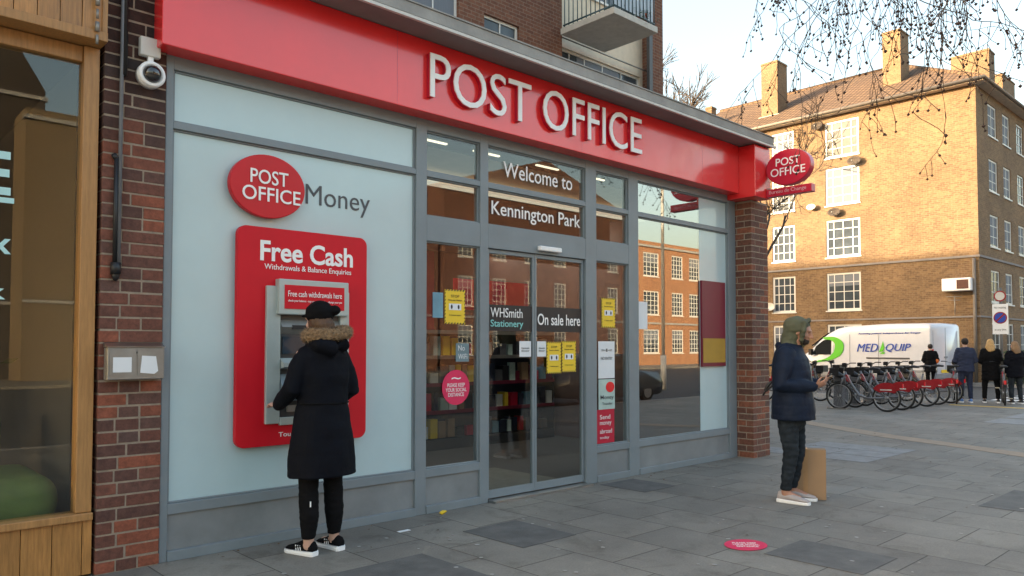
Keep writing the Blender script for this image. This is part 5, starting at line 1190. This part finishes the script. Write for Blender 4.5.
def far_person(label, loc, rz, h_=1.70, coat=blackcloth_m, legs=blackcloth_m, hair=hair_m, shoes=black_m, arms='down', coat_len=.80, hairlong=False, extra=None, stance=.09):
    t = thing('person', label, 'person', loc, rz); k = h_ / 1.75
    S = lambda *p: Vector(p) * k
    b = MB(); head(b, S(0, .03, 1.64), (0, 1, -.1), k)
    b.tube([S(0, 0, 1.42), S(0, .01, 1.56)], [.06 * k, .055 * k], n=10, round_=True)
    b.tube([S(0, 0, .90), S(0, 0, 1.1), S(0, 0, 1.3), S(0, 0, 1.42)], [(.16 * k, .11 * k), (.14 * k, .10 * k), (.17 * k, .11 * k), (.17 * k, .08 * k)], n=16, round_=True)
    lg = [[S(s * .09, 0, .88), S(s * (stance + .01), .015, .48), S(s * (stance + .02), -.02, .08)] for s in (-1, 1)]
    for q in lg: b.tube(q, [.085 * k, .058 * k, .036 * k], n=12, round_=True); b.tube([q[-1], q[-1] + S(0, .12, -.035)], [.034 * k, .026 * k], n=8, round_=True)
    if arms == 'down': ar = [[S(s * .19, 0, 1.42), S(s * .24, -.02, 1.13), S(s * .23, .08, .88)] for s in (-1, 1)]
    else: ar = [[S(s * .19, 0, 1.42), S(s * .25, .0, 1.14), S(s * .16, .25, 1.06)] for s in (-1, 1)]
    for q, s in zip(ar, (-1, 1)):
        b.tube(q, [.05 * k, .04 * k, .028 * k], n=10, round_=True); hand(b, q[2], (q[2] - q[1]), (-s, .2, 0), (0, 1, .3), 30)
    obj('body', remesh(b, .009, 2), skinlt_m, t, world=False)
    c = MB(); z0 = coat_len
    c.tube([S(0, 0, z0), S(0, 0, max(z0 + .1, .95)), S(0, 0, 1.15), S(0, 0, 1.32), S(0, 0, 1.42), S(0, 0, 1.52)], [(.23 * k, .17 * k), (.215 * k, .16 * k), (.20 * k, .15 * k), (.225 * k, .16 * k), (.21 * k, .13 * k), (.09 * k, .085 * k)], n=20)
    for q, s in zip(ar, (-1, 1)): c.tube([q[0] - S(s * .03, 0, 0), q[1], q[1] + (q[2] - q[1]) * .92], [.085 * k, .072 * k, .05 * k], n=12, round_=True)
    obj('coat', remesh(c, .014, 4, wrinkle(.012, 9)), coat, t, world=False)
    l = MB()
    for q in lg: l.tube([q[0], q[1], q[2] + S(0, 0, .03)], [.10 * k, .072 * k, .055 * k], n=12)
    l.tube([S(0, 0, .84), S(0, 0, .95)], [(.17 * k, .12 * k)] * 2, n=14, round_=True)
    obj('trousers', remesh(l, .012, 2, wrinkle(.008, 12)), legs, t, world=False)
    hh = MB(); hh.ell(S(0, .005, 1.67), (.088 * k, .105 * k, .10 * k), 14, 10)
    if hairlong: hh.tube([S(0, -.03, 1.66), S(-.01, -.07, 1.54), S(.02, -.12, 1.44)], [(.09 * k, .07 * k), (.125 * k, .06 * k), (.09 * k, .03 * k)], n=12, round_=True)
    obj('hair', remesh(hh, .010, 2, wrinkle(.006, 30)), hair, t, world=False)
    for q in lg: shoe(t, q[-1] + Vector((0, .05, 0)) - Vector((0, 0, q[-1].z)), 0, shoes, white_m, .27)
    return t
AW = R(46.9 - 90)      # facing away from the street corner
far_person('person in dark navy jacket with blue trainers standing over a hire bike, seen from behind', (23.35, 1.22, 0), R(-64), 1.74, navycloth_m, navycloth_m, beard_m, shoeblue_m, 'fwd', .84)
far_person('blond woman in long black coat, left of two women seen from behind', (23.75, .72, 0), R(-72), 1.72, blackcloth_m, blackcloth_m, blond_m, black_m, 'fwd', .62, True, stance=.14)
far_person('darker blond woman in black jacket at right edge, right of two women', (23.8, .16, 0), R(-50), 1.66, puffer_m, denim_m, M('dark_blond_hair', (.26, .15, .07), .6, var=.3), black_m, 'down', .74, True, stance=.10)
fo = far_person('person in dark clothes with orange sleeve patch beside the rear of the white van', (31.3, 4.72, -.12), R(-60), 1.74, blackcloth_m, blackcloth_m, beard_m, black_m, 'fwd', .70)
m = MB(); m.tube([(.19, .02, 1.12), (.17, .26, 1.06)], [.11, .10], n=12, round_=True); obj('sleeve_patch', m, orange_m, fo, world=False)
b1 = dup(bike0, (23.05, 1.40, 0), R(-70), 'hire bike seen from behind with its red rear light, held by person in navy'); b1['group'] = 'hire bikes out of the docks'
b2 = dup(bike0, (23.35, .32, 0), R(-74), 'hire bike seen from behind between the two women in black'); b2['group'] = 'hire bikes out of the docks'

# ------------------------------------------------------------------ trees
def grow(m, p, d, ln, r, depth, rng, twigs=None, seeds=None, gravity=0.0, spread=.55, n=5, ends=None, minr=.004):
    segs = max(2, int(ln / .35)); pts = [p.copy()]; dd = d.copy()
    for i in range(segs):
        dd = (dd + Vector((rng.gauss(0, .13), rng.gauss(0, .13), rng.gauss(0, .10) + gravity))).normalized(); p = p + dd * (ln / segs); pts.append(p.copy())
    rs = [max(minr, r * (1 - .45 * i / segs)) for i in range(segs + 1)]
    m.tube(pts, rs, n=n if r > .03 else 3, caps=False)
    if depth <= 0:
        if ends is not None: ends.append(p.copy())
        return
    k = rng.randint(2, 3) if depth > 1 else rng.randint(3, 5)
    for j in range(k):
        i = rng.randint(max(1, segs // 2), segs); ax = Vector((rng.gauss(0, 1), rng.gauss(0, 1), rng.gauss(0, 1))).normalized()
        nd = (dd + ax * spread).normalized(); grow(m, pts[i], nd, ln * rng.uniform(.6, .8), rs[i] * .62, depth - 1, rng, twigs, seeds, gravity, spread, n, ends, minr)
def bare_tree(label, loc, h, seed, trunk_r=.2, depth=6, spread=.6, minr=.006):
    rng = random.Random(seed); t = thing('bare_tree', label, 'tree', loc)
    base = Vector(loc); m = MB(); top = base + Vector((rng.gauss(0, .15), rng.gauss(0, .15), h * .35)); m.tube([base, base + (top - base) * .5 + Vector((.05, 0, 0)), top], [trunk_r * 1.3, trunk_r, trunk_r * .8], n=10); obj('trunk', m, bark_m, t)
    m = MB()
    for k in range(4):
        a = 2 * math.pi * k / 4 + rng.random(); grow(m, top - Vector((0, 0, .1 * k)), Vector((math.cos(a) * .55, math.sin(a) * .55, 1)).normalized(), h * .22, trunk_r * .6, depth - 1, rng, spread=spread, gravity=.02, minr=minr)
    obj('crown', m, bark_m, t); return t
bare_tree('bare young tree behind the corner brick pier, twigs over the far windows', (25.6, 8.9, 0), 12.0, 5, .11, 6, .75, .009)
bare_tree('tall bare tree on the skyline right of the flats', (46.0, 27.6, 0), 25.5, 19, .38, 7, .42, .022)
pt = thing('plane_tree', 'bare plane tree whose twigs with seed balls hang in from upper right', 'tree', (23.2, -6.7, 0))
m = MB(); m.tube([(23.2, -6.7, 0), (22.9, -6.6, 3), (21.0, -6.3, 6.2), (17.4, -6.0, 7.6), (15.6, -5.7, 8.2)], [.42, .34, .28, .24, .17], n=12); obj('trunk', m, bark_m, pt)
rng = random.Random(42); m = MB(); sb = MB()
limbs = [[(15.4, -5.7, 7.6), (13.8, -4.2, 8.6), (12.0, -2.8, 8.6), (10.6, -1.6, 8.1), (9.6, -.8, 7.5)], [(15.5, -5.7, 7.2), (14.0, -4.6, 7.9), (12.6, -3.6, 7.9), (11.5, -2.7, 7.3)],
         [(15.4, -5.7, 7.9), (13.2, -3.2, 9.4), (11.4, -1.2, 9.2), (10.4, -.2, 8.4)], [(15.4, -5.7, 7.9), (15.8, -7.5, 9.5), (16, -9, 10.5)], [(15.4, -5.7, 7.9), (17, -4.5, 10), (18, -3.5, 11.2)]]
for lb_ in limbs: m.tube(lb_, [.16 - .03 * i for i in range(len(lb_))], n=7)
def seedball(p): 
    r_ = rng.uniform(.015, .024); vs = [p + Vector(q) * r_ for q in ((1, 0, 0), (-1, 0, 0), (0, 1, 0), (0, -1, 0), (0, 0, 1), (0, 0, -1))]
    sb.add(vs, [(0, 2, 4), (2, 1, 4), (1, 3, 4), (3, 0, 4), (2, 0, 5), (1, 2, 5), (3, 1, 5), (0, 3, 5)])
def hang(p, zend, r=.0095, lvl=0):
    dd = Vector((rng.gauss(0, .35), rng.gauss(0, .35), -.8)).normalized(); pts = [p.copy()]; 
    while p.z > zend and len(pts) < 45:
        dd = (dd + Vector((rng.gauss(0, .22), rng.gauss(0, .22), rng.gauss(-.06, .16)))).normalized(); p = p + dd * .11; pts.append(p.copy())
        if lvl < 2 and rng.random() < (.42 if lvl == 0 else .30) and p.z < 7.2:
            hang(p, p.z - rng.uniform(.15, .7) / (lvl + 1), r * .6, lvl + 1)
        if rng.random() < (.15 if lvl else .06) and p.z < 6.6:
            q = p + Vector((rng.gauss(0, .03), rng.gauss(0, .03), -rng.uniform(.03, .08))); m.tube([p, q], .003, n=3, caps=False); seedball(q)
    if len(pts) > 1: m.tube(pts, [max(.0042, r * (1 - .6 * i / len(pts))) for i in range(len(pts))], n=3, caps=False)
    if lvl: seedball(p)
# drop twigs below the limbs: x position along the spread sets how low they reach
def lerp(a, b, t): return Vector(a) * (1 - t) + Vector(b) * t
A0, A1 = (9.55, -.95, 6.9), (11.75, -3.05, 6.9)
for t_, zl, cnt in ((.03, 6.05, 1), (.13, 5.35, 2), (.20, 4.9, 2), (.28, 5.3, 3), (.34, 5.7, 2), (.42, 4.35, 2), (.50, 5.1, 3), (.58, 5.4, 2), (.66, 5.9, 1), (.88, 4.9, 2), (.95, 5.1, 2), (1.02, 4.6, 2), (.46, 3.95, 1), (.17, 5.6, 2)):
    for c_ in range(cnt):
        st0 = lerp(A0, A1, t_ + rng.gauss(0, .025)) + Vector((rng.gauss(0, .25), rng.gauss(0, .25), rng.uniform(0, .5))); hang(st0, zl + rng.uniform(0, .5))
        m.tube([st0 + Vector((.3, -.1, .9)), st0 + Vector((.1, -.05, .4)), st0], [.015, .011, .008], n=4, caps=False)
cr = obj('crown', m, bark_m, pt)
sbo = obj('seed_balls', sb, seed_m, pt); sbo['kind'] = 'stuff'
